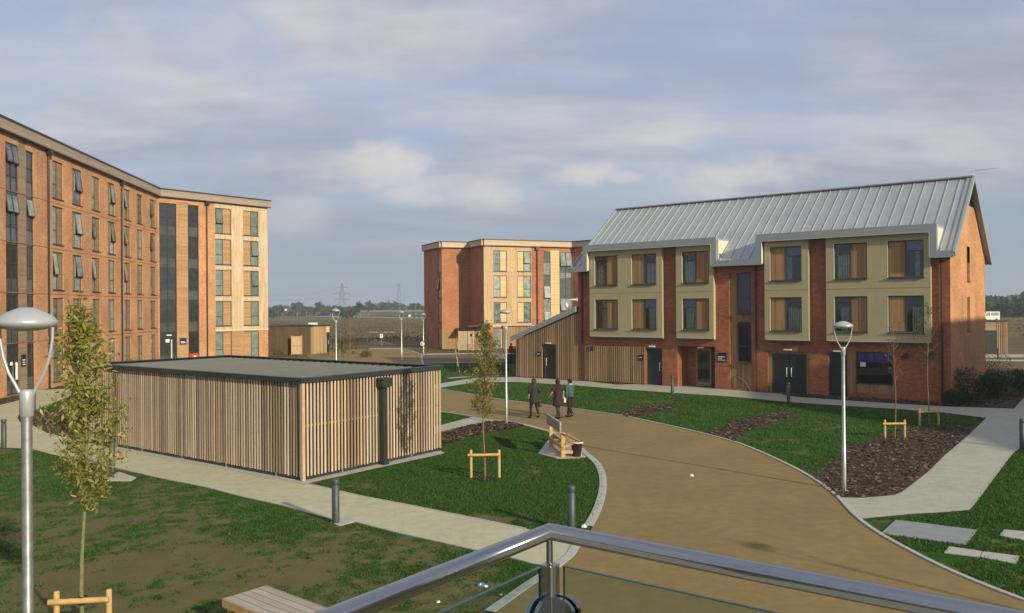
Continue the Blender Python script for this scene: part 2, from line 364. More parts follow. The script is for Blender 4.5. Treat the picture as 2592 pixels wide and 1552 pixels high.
# ============================================================ ground
def ground_mat():
    m, nt, b, o = NT('rough_meadow'); v = pos(nt, src='Object')
    a = nz(nt, v, .035, 5); c = nz(nt, v, .25, 5); d = nz(nt, v, 2.5, 4)
    col = mixc(nt, ramp(nt, c, .35, .65), (.155, .105, .052), (.11, .10, .035))
    col = mixc(nt, ramp(nt, a, .45, .65), col, (.19, .125, .07))
    col = mixc(nt, 1.0, col, mixc(nt, d, (.6, .6, .6), (1.4, 1.4, 1.4)), 'MULTIPLY')
    nt.links.new(col, b.inputs['Base Color']); b.inputs['Roughness'].default_value = .95; b.inputs['Specular IOR Level'].default_value = .1
    bump(nt, b, d, .6, .15); return m
struct('ground', MB().add([(-4000, -300, -.02), (4000, -300, -.02), (4000, 6000, -.02), (-4000, 6000, -.02)], [(0, 1, 2, 3)]), ground_mat())
BARE = [(330, 1330, 2.0, .55), (560, 1440, 2.2, .8), (760, 1500, 2.0, .8), (300, 1480, 2.2, .75), (200, 1290, 1.6, .5), (120, 1500, 1.2, .6), (900, 1370, 1.0, .6), (1000, 1400, .9, .5), (930, 1230, .8, .95), (1060, 1275, .8, .6), (1200, 1300, .9, .7), (1290, 1325, .6, .6),
        (1510, 1190, .7, .9), (1515, 1250, .7, .8), (1490, 1310, .6, .8), (2170, 1075, 1.6, .6), (2060, 1070, 1.8, .55), (2210, 1340, .7, .6), (2300, 1390, .7, .6), (1800, 1050, 2, .4), (1540, 1010, 1.8, .5), (1720, 1015, 1.8, .5), (430, 1225, .6, .5), (620, 1270, .6, .5), (2420, 1420, .8, .4), (2560, 1250, 1, .3), (1090, 1380, .6, .4)]
BW = [(*G(a, b), r, k) for a, b, r, k in BARE]
def bare(x, y):
    v = -.24
    if x < 0 and y < 22-(x+6)*.55: v = -.12
    for bx, by, r, k in BW:
        q = ((x-bx)**2+(y-by)**2)/(r*r)
        if q < 6: v += k*.36*math.exp(-q)
    v += .42*noise.fractal(Vector((x*.55, y*.55, .3)), 1.0, 2.1, 5)+.50*noise.fractal(Vector((x*3.4, y*3.4, 4.3)), .6, 2.2, 4)
    return min(1, max(0, v*1.5+(.56 if x < 0 and y < 22-(x+6)*.55 else .22)))
def lawn():
    x0, x1, y0, y1, st = -30, 30, 9, 75, .2
    nx, ny = int((x1-x0)/st), int((y1-y0)/st)
    X, Y = np.meshgrid(np.linspace(x0, x1, nx+1), np.linspace(y0, y1, ny+1)); V = np.stack([X.ravel(), Y.ravel(), np.full(X.size, -.004)], 1)
    i = np.arange(ny)[:, None]*(nx+1)+np.arange(nx)[None, :]; F = np.stack([i, i+1, i+nx+2, i+nx+1], -1).reshape(-1, 4)
    me = bpy.data.meshes.new('lawn'); me.vertices.add(len(V)); me.vertices.foreach_set('co', V.ravel())
    me.loops.add(F.size); me.loops.foreach_set('vertex_index', F.ravel()); me.polygons.add(len(F)); me.polygons.foreach_set('loop_start', np.arange(0, F.size, 4)); me.update()
    at_ = me.attributes.new('bare', 'FLOAT', 'POINT'); at_.data.foreach_set('value', [bare(p[0], p[1]) for p in V]); me.validate()
    m, nt, b, o = NT('lawn_turf'); v = pos(nt, src='Object'); a = nd(nt, 'Attribute'); a.attribute_name = 'bare'
    n = nz(nt, v, 1.3, 5); n2 = nz(nt, v, 14, 4); n3 = nz(nt, v, 60, 2)
    g = mixc(nt, ramp(nt, n, .35, .65), (.018, .070, .007), (.038, .105, .012)); g = mixc(nt, 1.0, g, mixc(nt, n3, (.55, .55, .55), (1.5, 1.5, 1.5)), 'MULTIPLY')
    e = mixc(nt, n, (.115, .102, .043), (.19, .155, .08)); e = mixc(nt, 1.0, e, mixc(nt, n3, (.75, .75, .75), (1.25, 1.25, 1.25)), 'MULTIPLY')
    f = ramp(nt, mth(nt, 'ADD', a.outputs['Fac'], mth(nt, 'ADD', mth(nt, 'MULTIPLY', mth(nt, 'SUBTRACT', n2, .5), 1.5), mth(nt, 'MULTIPLY', mth(nt, 'SUBTRACT', n3, .5), 2.2))), .0, 1.05)
    nt.links.new(mixc(nt, f, g, e), b.inputs['Base Color']); b.inputs['Roughness'].default_value = .95; b.inputs['Specular IOR Level'].default_value = .1
    bump(nt, b, mth(nt, 'ADD', n2, n3), .8, .03)
    me.materials.append(m); ob = bpy.data.objects.new('lawn', me); COL.objects.link(ob); ob['kind'] = 'structure'
lawn()
def surf(name, col, col2, fine=90, bs=.25, stain=True):
    m, nt, b, o = NT(name); v = pos(nt, src='Object')
    n = nz(nt, v, .45, 5); n2 = nz(nt, v, fine, 2); n3 = nz(nt, v, 3.5, 5)
    c = mixc(nt, ramp(nt, n, .3, .7), col, col2); c = mixc(nt, 1.0, c, mixc(nt, n2, (.78, .78, .78), (1.22, 1.22, 1.22)), 'MULTIPLY')
    c = mixc(nt, 1.0, c, mixc(nt, ramp(nt, n3, .3, .7), (.9, .9, .9), (1.06, 1.06, 1.06)), 'MULTIPLY')
    nt.links.new(c, b.inputs['Base Color']); b.inputs['Roughness'].default_value = .9; b.inputs['Specular IOR Level'].default_value = .2
    bump(nt, b, n2, bs, .006); return m
TAN = surf('tan_asphalt', (.235, .168, .070), (.264, .186, .080)); PALE = surf('pale_path', (.45, .42, .29), (.50, .47, .33))
CONC = surf('path_concrete', (.43, .42, .35), (.38, .37, .31), 40)
def flat(name, poly, z, mat, **k):
    return struct(name, MB().add([(p[0], p[1], z) for p in poly], [tuple(range(len(poly)))]), mat, **k)
# curved road
up = crom(PG([(935, 884), (1018, 884), (1044, 890), (1066, 898)]), 5)
upB = crom(PG([(1110, 985), (1215, 1002.7), (1265, 1012), (1349, 1022.5), (1417, 1031), (1560, 1051), (1643, 1068), (1706, 1081.6), (1768, 1096), (1851, 1118), (1901, 1136), (1955, 1160), (2018, 1191), (2072, 1224), (2114, 1257), (2143, 1289), (2176, 1320), (2226, 1355), (2309, 1401), (2393, 1443), (2496, 1487), (2592, 1524)]), 5)
isl = crom(PG([(1282, 1066), (1329, 1075), (1383, 1089), (1417, 1099), (1447, 1114), (1467, 1129), (1496, 1153), (1518, 1173), (1531, 1196), (1536, 1223), (1533, 1254), (1521, 1294), (1494, 1345), (1466, 1388), (1455, 1406), (1421, 1434), (1380, 1462), (1348, 1483), (1251, 1552)]), 5)
lowB = PG([(1110, 1041.5), (1208, 1057)])
road = upB+[(12, 11.2), (12, 2), (-1.5, 2), (-1.2, 10)]+isl[::-1]+lowB[::-1]
flat('road', road, .008, TAN)
# the road's far arm, behind the slatted store
fl = [(-2.9, 29.6), (-4.6, 31.5), (-7.2, 36.5), (-9.6, 46), (-14, 60)]; fu = [G(1110, 985), (-5.0, 49.5), (-6.2, 58), G(1066, 898), G(1044, 890), G(1018, 884), G(935, 884), (-20, 97), (-24, 92)]
flat('road', [G(1110, 1041.5)]+[(-4.2, 30), (-6.0, 37.5), (-9.2, 50), (-14.5, 66), (-20, 80)]+fu[::-1], .0075, TAN)
flat('road', PG([(928, 872), (928, 860), (948, 861), (972, 868), (1000, 874), (1000, 876)]), .006, TAN)
KM = plain('kerb_stone', (.42, .42, .40), .85, 0, .15, 6)
def kerb(pts, w=.10, h=.03, mat=None, side=0): struct('kerb', ribbon(pts, w, -.02, h, side), mat or KM)
kerb(upB, .09, .035, None, 1); kerb(isl[:60], .20, .03, None, -1); kerb(isl[60:], .18, .02, None, -1); kerb(lowB, .08, .03); kerb(PG([(935, 883), (1018, 883), (1044, 889.5), (1066, 898)]), .2, .05)
kerb(PG([(928, 860), (948, 861), (972, 867), (1003, 874)]), .25, .05); kerb([G(1110, 985), (-5.0, 49.5), (-6.2, 58), G(1066, 898)], .15, .03)
# main path, left
pu = crom(PG([(92, 988), (184, 983.5), (300, 975)]), 3)
flat('path', PG([(1410, 1436), (1356, 1428), (1287, 1410), (1199, 1391), (1106, 1369.8), (1005, 1347.7), (900, 1321), (836, 1313), (715, 1279), (602, 1254), (521, 1232.7), (400, 1208.5), (292, 1184), (205, 1166), (130, 1150), (78, 1136), (0, 1133), (-160, 1133), (-160, 1057), (0, 1025.7), (54, 1012), (92, 988), (184, 983.5), (300, 975), (300, 984), (184, 1001), (92, 1036.5), (52, 1046), (44, 1058), (50, 1068), (78, 1074), (119, 1096), (200, 1116), (286, 1135), (440, 1163), (600, 1192), (767, 1222), (912, 1255.7), (1045, 1281), (1195, 1311), (1332, 1339), (1440, 1362), (1495, 1372), (1466, 1388)]), .004, PALE)
for l in ([(1356, 1428), (1287, 1410), (1199, 1391), (1106, 1369.8), (1005, 1347.7), (900, 1321), (836, 1313), (715, 1279), (602, 1254), (521, 1232.7), (400, 1208.5), (292, 1184), (205, 1166)], [(767, 1222), (912, 1255.7), (1045, 1281), (1195, 1311), (1332, 1339)]):
    kerb(PG(l), .05, .015, M['concrete'])
# path along the right-hand hall and the paths joining it
flat('path', PG([(1110, 972), (1191, 958), (1230, 955), (1282, 955.6), (1330, 953), (1350, 947), (1420, 947), (1440, 958), (1500, 967), (1560, 974), (1600, 973), (1627, 969), (1685, 971), (1740, 976), (1851, 987), (1976, 997), (2018, 1005), (2143, 1014), (2268, 1022), (2393, 1029), (2567, 1035), (2592, 1006), (2700, 950), (2800, 960), (2700, 1080), (2600, 1120), (2563, 1149), (2517, 1210), (2476, 1266), (2455, 1291), (2393, 1297), (2309, 1301), (2176, 1314), (2143, 1289), (2116, 1259), (2184, 1260.6), (2264, 1253.5), (2284, 1245), (2309, 1226), (2351, 1193), (2393, 1151.5), (2447, 1105.7), (2497, 1058), (2393, 1045), (2268, 1035), (2134, 1027), (1997, 1018), (1851, 1004), (1710, 995), (1566, 985), (1450, 975), (1307, 967), (1200, 968), (1110, 982.5), (1080, 986), (1080, 975)]), .005, CONC)
flat('path', PG([(1282, 1066), (1208, 1056), (1190, 1056.5), (1110, 1078), (1040, 1090), (1040, 1112), (1110, 1098), (1150, 1087), (1190, 1077), (1240, 1068.5)]), .006, CONC)
flat('path', PG([(2545, 951), (2592, 949), (2800, 946), (2800, 965), (2592, 974), (2550, 968)]), .005, CONC)
flat('path', PG([(2484, 897), (2592, 897), (2592, 905), (2484, 907)]), .005, CONC); flat('path', PG([(2484, 910), (2592, 911), (2592, 915), (2484, 914)]), .005, PALE)
# far brown bays with pale edgings
BAY = surf('buff_bay', (.17, .125, .085), (.14, .11, .08), 30)
flat('path', PG([(1060, 899), (1300, 892), (1309, 916), (1060, 919)]), .004, BAY)
kerb(PG([(1040, 920), (1120, 919), (1310, 916.5)]), .18, .04); kerb(PG([(1060, 897), (1160, 896), (1240, 894)]), .22, .05)
flat('path', PG([(1130, 957), (1186, 952), (1196, 954), (1140, 958.5)]), .004, CONC)
flat('path', PG([(1190, 897), (1250, 905), (1310, 912), (1310, 900), (1250, 893)]), .009, surf('grey_ramp', (.20, .21, .20), (.24, .24, .23)))
SLABS = []
# concrete plinth beside slatted store; slabs on grass
flat('path', PG([(767, 1226), (790, 1222), (1123, 1149), (1128, 1146), (1109, 1138), (767, 1212)]), .012, M['concrete'])
flat('path', PG([(286, 1136), (767, 1225), (767, 1212), (286, 1128)]), .010, M['concrete'])
for l, m in (([(2230, 1351), (2268, 1317), (2474, 1343), (2443, 1380.5)], 'greyslab'), ([(2530, 1357), (2542, 1342), (2640, 1350), (2640, 1380)], 'concrete'), ([(2390, 1400), (2403, 1384.5), (2486, 1397), (2480, 1411)], 'concrete'), ([(2482, 1411.5), (2488, 1397.5), (2580, 1409), (2572, 1430)], 'concrete'), ([(835, 1323), (870, 1307), (905, 1319), (858, 1332)], 'concrete'), ([(270, 1218), (300, 1195), (345, 1210), (332, 1218)], 'concrete'), ([(1362, 1148), (1392, 1110), (1440, 1118), (1492, 1155), (1470, 1160), (1410, 1161)], 'concrete')):
    p = PG(l); SLABS.append(p); o = MB().prism(p, -.01, .016).build('paving_slab', M[m]); tag(o, None, None, None, 'structure')
# mulch beds
NOG = []
def chips(name, poly_px, n, smin=.03, smax=.09, holes=()):
    P = PG(poly_px); flat(name, P, .006, M['mulch']); NOG.append(P)
    xs = [p[0] for p in P]; ys = [p[1] for p in P]; mb = MB(); k = 0; random.seed(len(name)+n)
    while k < n:
        x = random.uniform(min(xs), max(xs)); y = random.uniform(min(ys), max(ys)); ins = False
        for i in range(len(P)):
            (a, b), (c, d) = P[i], P[i-1]
            if (b > y) != (d > y) and x < (c-a)*(y-b)/(d-b)+a: ins = not ins
        if not ins: continue
        k += 1; l = random.uniform(smin, smax); w = l*random.uniform(.3, .7); t = random.uniform(0, 6.28); ti = random.uniform(-.7, .7); h = random.uniform(.01, .05)
        ex = Vector((math.cos(t), math.sin(t), ti*.5))*l/2; ey = Vector((-math.sin(t), math.cos(t), random.uniform(-.6, .6)))*w/2; c0 = Vector((x, y, h+.012))
        mb.add([c0-ex-ey, c0+ex-ey*.6, c0+ex+ey, c0-ex*.8+ey], [(0, 1, 2, 3)])
    o = mb.build('bark_chips', M['chip'], None, None, False); tag(o, None, None, None, 'stuff'); o['label'] = 'loose brown bark chips scattered over planting bed'
M['mulch'] = plain('bark_mulch', (.065, .038, .024), .95, 0, .5, 10, .8)
chips('mulch_bed', [(2047, 1206), (2082, 1190), (2114, 1156), (2164, 1124), (2234, 1110), (2268, 1085), (2351, 1076), (2420, 1080), (2460, 1090), (2447, 1105.7), (2393, 1151), (2351, 1193), (2309, 1226), (2284, 1245), (2264, 1253.5), (2184, 1260), (2116, 1258.5), (2075, 1226)], 5200, .04, .12)
chips('mulch_bed', [(1785, 1093), (1840, 1080), (1850, 1066), (1927, 1053), (1975, 1045), (2030, 1052), (1975, 1066), (1915, 1085), (1880, 1100), (1862, 1120)], 1500, .05, .13)
chips('mulch_bed', [(1560, 1049), (1560, 1044), (1620, 1030), (1700, 1022), (1725, 1028), (1670, 1040), (1610, 1056), (1590, 1057)], 900, .05, .14)
chips('mulch_bed', [(1110, 1098), (1150, 1087), (1200, 1075), (1240, 1068), (1282, 1067), (1329, 1077), (1300, 1086), (1240, 1095), (1190, 1108), (1140, 1122), (1110, 1131)], 2200, .05, .14)
chips('mulch_bed', [(46, 1052), (90, 1038), (150, 1040), (290, 1110), (286, 1134), (119, 1095), (78, 1073), (50, 1067)], 500, .06, .14)
chips('mulch_bed', [(2018, 1004), (1980, 1000), (2020, 990), (2380, 1018), (2440, 990), (2560, 985), (2600, 985), (2567, 1033), (2393, 1028), (2268, 1021)], 1500, .06, .16)
chips('mulch_bed', [(1235, 955), (1300, 953), (1345, 946), (1310, 942), (1235, 944)], 400, .06, .14); chips('mulch_bed', [(1425, 948), (1445, 957), (1500, 966), (1560, 973), (1600, 972), (1625, 966), (1540, 960), (1440, 945)], 500, .06, .16)
chips('mulch_bed', [(-60, 1030), (0, 1024), (52, 1011), (60, 1000), (0, 990), (-60, 990)], 500, .06, .16); chips('mulch_bed', [(1193, 1212), (1228, 1203), (1262, 1212), (1228, 1221)], 500, .02, .06)
# grass blades
def scatter_leaves():
    rs = random.Random(9); mb = MB()
    for k in range(900):
        x, y = rs.uniform(-12, 16), rs.uniform(11, 34)
        if abs(x)/y > .66 or poly_in(road, x, y) and rs.random() < .93: continue
        l = rs.uniform(.025, .05); t = rs.uniform(0, 6.28); ex = Vector((math.cos(t), math.sin(t), rs.uniform(-.3, .3)))*l/2; ey = Vector((-math.sin(t), math.cos(t), rs.uniform(-.5, .5)))*l*.3; c = Vector((x, y, .03))
        mb.add([c-ex, c-ey, c+ex, c+ey], [(0, 1, 2, 3)])
    o = mb.build('fallen_leaves', M['leafolive'], None, None, False); tag(o, 'small dry leaves scattered over lawns and paths', None, None, 'stuff')
def poly_in(P, x, y):
    ins = False
    for i in range(len(P)):
        (a, b), (c, d) = P[i], P[i-1]
        if (b > y) != (d > y) and x < (c-a)*(y-b)/(d-b)+a: ins = not ins
    return ins
def blades(polys, step_fn, seed):
    rs = np.random.RandomState(seed); V = []
    for poly, n, h in polys:
        P = PG(poly) if poly[0][1] > 200 else poly
        xs = [p[0] for p in P]; ys = [p[1] for p in P]; k = 0; tries = 0
        while k < n and tries < n*6:
            tries += 1
            x = rs.uniform(min(xs), max(xs)); y = rs.uniform(min(ys), max(ys))
            if y > 14 and rs.rand() > (14/y)**1.0: continue
            if not poly_in(P, x, y): continue
            if rs.rand() < bare(x, y)*1.25-.06: continue
            if any(poly_in(q, x, y) for q in SLABS+NOG): continue
            k += 1
            for j in range(3):
                xx = x+rs.normal(0, .03); yy = y+rs.normal(0, .03); t = rs.uniform(0, 6.28); w = .007*(1+y/22); hh = h*rs.uniform(.5, 1.3); lx, ly = rs.normal(0, .022, 2)
                V += [(xx-math.cos(t)*w, yy-math.sin(t)*w, -.004), (xx+math.cos(t)*w, yy+math.sin(t)*w, -.004), (xx+lx, yy+ly, hh)]
    V = np.array(V); n = len(V)//3; me = bpy.data.meshes.new('grass'); me.vertices.add(len(V)); me.vertices.foreach_set('co', V.ravel())
    me.loops.add(n*3); me.loops.foreach_set('vertex_index', np.arange(n*3)); me.polygons.add(n); me.polygons.foreach_set('loop_start', np.arange(0, n*3, 3)); me.update(); me.validate()
    me.materials.append(M['grassblade']); o = bpy.data.objects.new('grass', me); COL.objects.link(o); tag(o, 'short mown grass growing over the lawns', None, None, 'stuff')
scatter_leaves()
blades([([(1251, 1545), (1345, 1480), (1350, 1434), (1287, 1414), (1199, 1395), (1106, 1373), (1005, 1351), (900, 1325), (870, 1335), (810, 1322), (715, 1283), (602, 1258), (521, 1236.7), (400, 1212), (345, 1222), (260, 1220), (205, 1170), (130, 1154), (60, 1142), (-80, 1142), (-200, 1640), (1150, 1640)], 46000, .030),
        ([(800, 1226), (1123, 1152), (1110, 1132), (1190, 1110), (1300, 1088), (1340, 1080), (1385, 1092), (1362, 1150), (1410, 1164), (1480, 1160), (1512, 1173), (1525, 1196), (1529, 1223), (1526, 1254), (1514, 1292), (1485, 1345), (1340, 1336), (1195, 1308), (1045, 1278)], 26000, .042),
        ([(1140, 984), (1250, 970), (1450, 978), (1566, 988), (1710, 998), (1851, 1007), (1997, 1021), (2134, 1030), (2268, 1038), (2393, 1048), (2490, 1060), (2460, 1085), (2351, 1074), (2268, 1082), (2230, 1108), (2160, 1122), (2110, 1154), (2080, 1188), (2050, 1203), (2018, 1188), (1955, 1157), (1870, 1118), (1960, 1075), (2030, 1054), (1980, 1044), (1850, 1064), (1780, 1092), (1700, 1075), (1620, 1058), (1725, 1030), (1690, 1020), (1560, 1042), (1417, 1028), (1265, 1009)], 17000, .06),
        ([(2180, 1318), (2309, 1305), (2455, 1295), (2480, 1266), (2521, 1210), (2567, 1149), (2650, 1130), (2760, 1560), (2592, 1518), (2496, 1480), (2393, 1437), (2490, 1400), (2309, 1396), (2226, 1350), (2268, 1316)], 9000, .05),
        ([(1112, 923), (1305, 920), (1308, 940), (1200, 950), (1112, 955)], 1500, .07), ([(1112, 1047), (1190, 1058), (1112, 1076)], 700, .06), ([(95, 1034), (184, 1003), (280, 992), (280, 1105), (150, 1040)], 1500, .06)], None, 3)
# ============================================================ building parts
M['darkboard'] = boards('dark_boards', (.13, .085, .05), (.085, .06, .038), .13, 4, True, .006)  # brown darkened to stand for shade: store front, gaps behind battens and slats
def window(name, par, mw, x0, x1, z0, z1, y, split=None, side='L', trans=None, fm='frame', pm=None, wm='cedarh', openang=0, sill=False, curtain=False, bar=.05, tside=None):
    """frame mesh with glass on one side and a timber panel on the other; side = side of the glass"""
    f = MB(); t = .07; ya, yb = y, y+t
    f.box(x0, x0+bar, ya, yb, z0, z1).box(x1-bar, x1, ya, yb, z0, z1).box(x0+bar, x1-bar, ya, yb, z0, z0+bar).box(x0+bar, x1-bar, ya, yb, z1-bar, z1)
    ga, gb = x0+bar, x1-bar; pa = pb = None
    if split is not None:
        f.box(split-bar/2, split+bar/2, ya, yb, z0+bar, z1-bar)
        if side == 'L': gb = split-bar/2; pa, pb = split+bar/2, x1-bar
        else: ga = split+bar/2; pa, pb = x0+bar, split-bar/2
    zt = z1-(z1-z0)*trans if trans else None
    if zt: f.box(ga, gb, ya, yb, zt-bar/2, zt+bar/2)
    if sill: f.box(x0-.03, x1+.03, ya-.16, ya-.002, z0-.045, z0-.004)
    w = f.build(name, M[fm], par, mw)
    top0, top1 = z0+bar, z1-bar
    if openang and zt:
        # top-hung sash swung out at its foot; lower light stays shut
        MB().box(ga, gb, y+.03, y+.04, z0+bar, zt-bar/2).build('pane', M[pm], w, mw)
        H = top1-(zt+bar/2); Rm = Matrix.Translation((0, y-.01, top1)) @ Matrix.Rotation(-openang, 4, 'X') @ Matrix.Translation((0, -y+.01, -top1))
        s = MB(); q = .045; zb = top1-H
        s.box(ga, ga+q, y-.03, y+.01, zb, top1).box(gb-q, gb, y-.03, y+.01, zb, top1).box(ga+q, gb-q, y-.03, y+.01, zb, zb+q).box(ga+q, gb-q, y-.03, y+.01, top1-q, top1)
        s.build('sash', M[fm], w, mw @ Rm); MB().box(ga+q, gb-q, y-.014, y-.006, zb+q, top1-q).build('pane', M[pm], w, mw @ Rm)
        MB().box(ga, gb, y+.05, y+.055, zt, top1).build('room_backing', M['room'], w, mw)
        MB().box(ga+.01, ga+.09, y-.01, y+.045, zt+.03, top1-.02).build('curtain', M['whitesh'], w, mw)  # pale strip put in for the bright line beside the open sash
    else:
        g = MB()
        if zt: g.box(ga, gb, y+.03, y+.036, z0+bar, zt-bar/2).box(ga, gb, y+.03, y+.036, zt+bar/2, top1)
        else: g.box(ga, gb, y+.03, y+.036, top0, top1)
        g.build('pane', M[pm], w, mw)
    if pa is not None: MB().box(pa, pb, y+.015, y+.05, top0, top1).build('timber_panel', M[wm], w, mw)
    if curtain:
        c = MB(); n = 22; cw = (gb-ga); a0 = ga+cw*curtain[0]; a1 = ga+cw*curtain[1]; vs = []
        for i in range(n+1):
            xx = a0+(a1-a0)*i/n; yy = y+.16+.03*math.sin(i*1.9); vs += [(xx, yy, z0), (xx, yy, (zt or z1) if curtain[2] else z1)]
        c.add(vs, [(2*i, 2*i+2, 2*i+3, 2*i+1) for i in range(n)], True); c.build('curtain', M['curtain'], w, mw)
        if len(curtain) > 3 and curtain[3] and zt: MB().box(ga, gb, y+.12, y+.125, zt, z1).build('blind', M['blind'], w, mw)
    return w
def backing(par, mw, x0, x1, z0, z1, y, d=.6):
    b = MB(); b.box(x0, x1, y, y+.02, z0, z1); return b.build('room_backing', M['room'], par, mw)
# ------------------------------------------------------------ right hall (metal roof)
FB = frame((21.6, 39.9), (.787, -.617))
B = root('residence_hall', (4.4, 53.4, 0), 0, 'three storey red brick hall with seamed grey metal roof and olive render panels', 'building')
def hallB():
    DEP = 10.9; hs = [(-16.89, -15.78, 0, 2.3), (-14.76, -12.34, 0, 2.48), (-11.43, -10.13, .1, 6.77), (-9.18, -6.87, 0, 2.32), (-5.86, -4.9, 0, 2.33), (-4.46, -2.64, .25, 2.42)]
    w = MB(); w.sheet(-21.9, 0, -.1, 7.15, 0, hs, .28); w.sheet(-20.95, -12.2, 7.15, 8.45, 0); w.sheet(-9.4, -.6, 7.15, 8.45, 0)
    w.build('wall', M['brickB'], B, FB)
    # gable and rear walls
    GF = FB @ Matrix.Rotation(R(90), 4, 'Z')   # local x runs back along the gable
    g = MB(); g.sheet(0, DEP, -.1, 7.15, 0, [(4.75, 5.65, 3.4, 5.25), (4.75, 5.65, 6.1, 8)], .2)
    zt = lambda x: min(7.48+.746*min(x, DEP-x), 10.25)
    def strip(x0, x1, z0):   # brick from z0 up to the slope
        xs = [x0+(x1-x0)*i/8 for i in range(9)]
        for a, b_ in zip(xs[:-1], xs[1:]):
            g.add([(a, 0, z0), (b_, 0, z0), (b_, 0, max(z0, zt(b_))), (a, 0, max(z0, zt(a)))], [(0, 1, 2, 3)])
    strip(0, 4.75, 7.15); strip(5.65, DEP, 7.15); strip(4.75, 5.65, 8)
    g.build('gable_wall', M['brickA'], B, GF)  # paler copy of the wall brick, sunlight on the gable put into colour
    MB().yprism([(DEP/2-2.0, 9.9), (DEP/2+2.0, 9.9), (DEP/2, 11.5)], .12, .16).build('apex_shade_panel', M['darkmetal'], B, GF)  # dark triangle put in for the shadow zone under the apex
    for a, b_ in ((3.4, 5.25), (6.1, 8)): window('window', B, GF, 4.75, 5.65, a, b_, .12, 5.1, 'L', None, 'frame', 'stairglass', 'cedar', 0, True)
    MB().box(4.76, 5.64, .005, .03, 5.26, 6.09).build('timber_panel', M['cedar'], B, GF)
    r = MB(); r.box(-21.79, -.02, DEP-.1, DEP, 0, 7.1)
    r.xprism([(0.02, 0), (DEP-.1, 0), (DEP-.1, 7.1), (DEP/2, 11.2), (0.02, 7.1)], -21.9, -21.8); r.build('wall', M['brickB'], B, FB)
    # roof
    ye, ze, yr, zr = -.45, 7.38, DEP/2, 11.78; sl = (zr-ze)/(yr-ye); zd = 8.82; yd = ye+(zd-ze)/sl
    X0, X1 = -22.15, .25; D = [(-21.2, -12.0), (-9.65, -.5)]
    ro = MB()
    def slope(x0, x1, y0, back=False):
        f = (lambda y: DEP-y) if back else (lambda y: y); z = lambda y: ze+(y-ye)*sl
        ro.add([(x0, f(y0), z(y0)), (x1, f(y0), z(y0)), (x1, f(yr), z(yr)), (x0, f(yr), z(yr)), (x0, f(y0), z(y0)-.14), (x1, f(y0), z(y0)-.14), (x1, f(yr), z(yr)-.14), (x0, f(yr), z(yr)-.14)],
               [(0, 1, 2, 3), (7, 6, 5, 4), (0, 4, 5, 1), (1, 5, 6, 2), (3, 2, 6, 7), (0, 3, 7, 4)])
    slope(X0, D[0][0], ye); slope(D[0][0], D[0][1], yd); slope(D[0][1], D[1][0], ye); slope(D[1][0], D[1][1], yd); slope(D[1][1], X1, ye); slope(X0, X1, ye, True)
    for a, b_ in D: ro.box(a, b_, -.4, yd, zd-.1, zd-.004)
    roof = ro.build('roof', M['roof'], B, FB)
    se = MB(); x = X0+.5
    while x < X1-.3:
        ind = any(a-.02 < x < b_+.02 for a, b_ in D); y0 = (yd if ind else ye); z0 = ze+(y0-ye)*sl
        se.beam((x, y0, z0+.025), (x, yr, zr+.025), .018, .05); x += .575
    se.build('standing_seams', M['seam'], roof, FB)
    rc = MB(); rc.beam((X0, yr, zr+.05), (X1+.02, yr, zr+.05), .34, .06); 
    for s_ in (1, -1):
        f = (lambda y: y) if s_ == 1 else (lambda y: DEP-y)
        for xx in (X0, X1): rc.beam((xx, f(ye-.02), ze-.06), (xx, f(yr), zr-.04), .12, .26)
        rc.beam((X1-.16, f(ye), ze+.03), (X1-.16, f(yr), zr+.03), .30, .05)
    rc.build('ridge_and_verge', M['fascia'], roof, FB)
    ch = MB()
    for a, b_ in D:
        for xx in (a+.06, b_-.06): ch.xprism([(ye+.25, ze), (yd+.05, zd-.02), (ye+.25, zd-.02)], xx-.05, xx+.05)
    ch.build('dormer_cheeks', M['whitesh'], roof, FB)
    fa = MB(); y0, y1 = -.52, -.38
    for a, b_ in D:
        fa.box(a, b_, y0, y1, 8.46, 8.86); fa.box(a, a+.32, y0, y1, 7.5, 8.46); fa.box(b_-.32, b_, y0, y1, 7.5, 8.46)
        fa.box(a, b_, y1, yd*.2, 8.80, 8.84)
    fa.box(X0, D[0][0]+.3, y0, y1, 7.16, 7.5); fa.box(D[0][1]-.32, D[1][0]+.32, y0, y1, 7.16, 7.5); fa.box(D[1][1]-.32, X1, y0, y1, 7.16, 7.5)
    fa.box(X0, D[0][0], y1, -.003, 7.17, 7.2); fa.box(D[0][1]-.1, D[1][0]+.1, y1, -.003, 7.17, 7.2); fa.box(D[1][1]-.1, X1, y1, -.003, 7.17, 7.2)
    fa.build('fascia', M['fascia'], roof, FB)
    lt = MB()
    for a, b_ in D:
        for xx in (a+.32, b_-.34): lt.box(xx, xx+.02, -.53, -.29, 7.22, 8.46)
        lt.box(a+.34, b_-.34, -.53, -.5, 8.44, 8.458)
    lt.build('fascia_trim', M['whitesh'], roof, FB)
    # render bays
    bays = [(-20.83, -15.6, [(-20.43, -18.72, 'L'), (-17.72, -16.0, 'R')]), (-14.68, -12.28, [(-14.28, -12.56, 'L')]), (-9.24, -6.8, [(-8.92, -7.18, 'R')]), (-5.88, -.82, [(-5.46, -3.8, 'L'), (-2.8, -1.13, 'R')])]
    cur = [(.0, .75, 1, 0), (.5, .98, 0, 0), (.1, .95, 1, 0), (.3, .95, 1, 1), (.05, .9, 1, 0), (.15, .95, 1, 1), (0, .35, 0, 1), (.02, .98, 1, 0), (.1, .95, 1, 0), (.3, .9, 1, 0), (.5, .8, 0, 1), (.3, .98, 1, 0)]; ci = 0
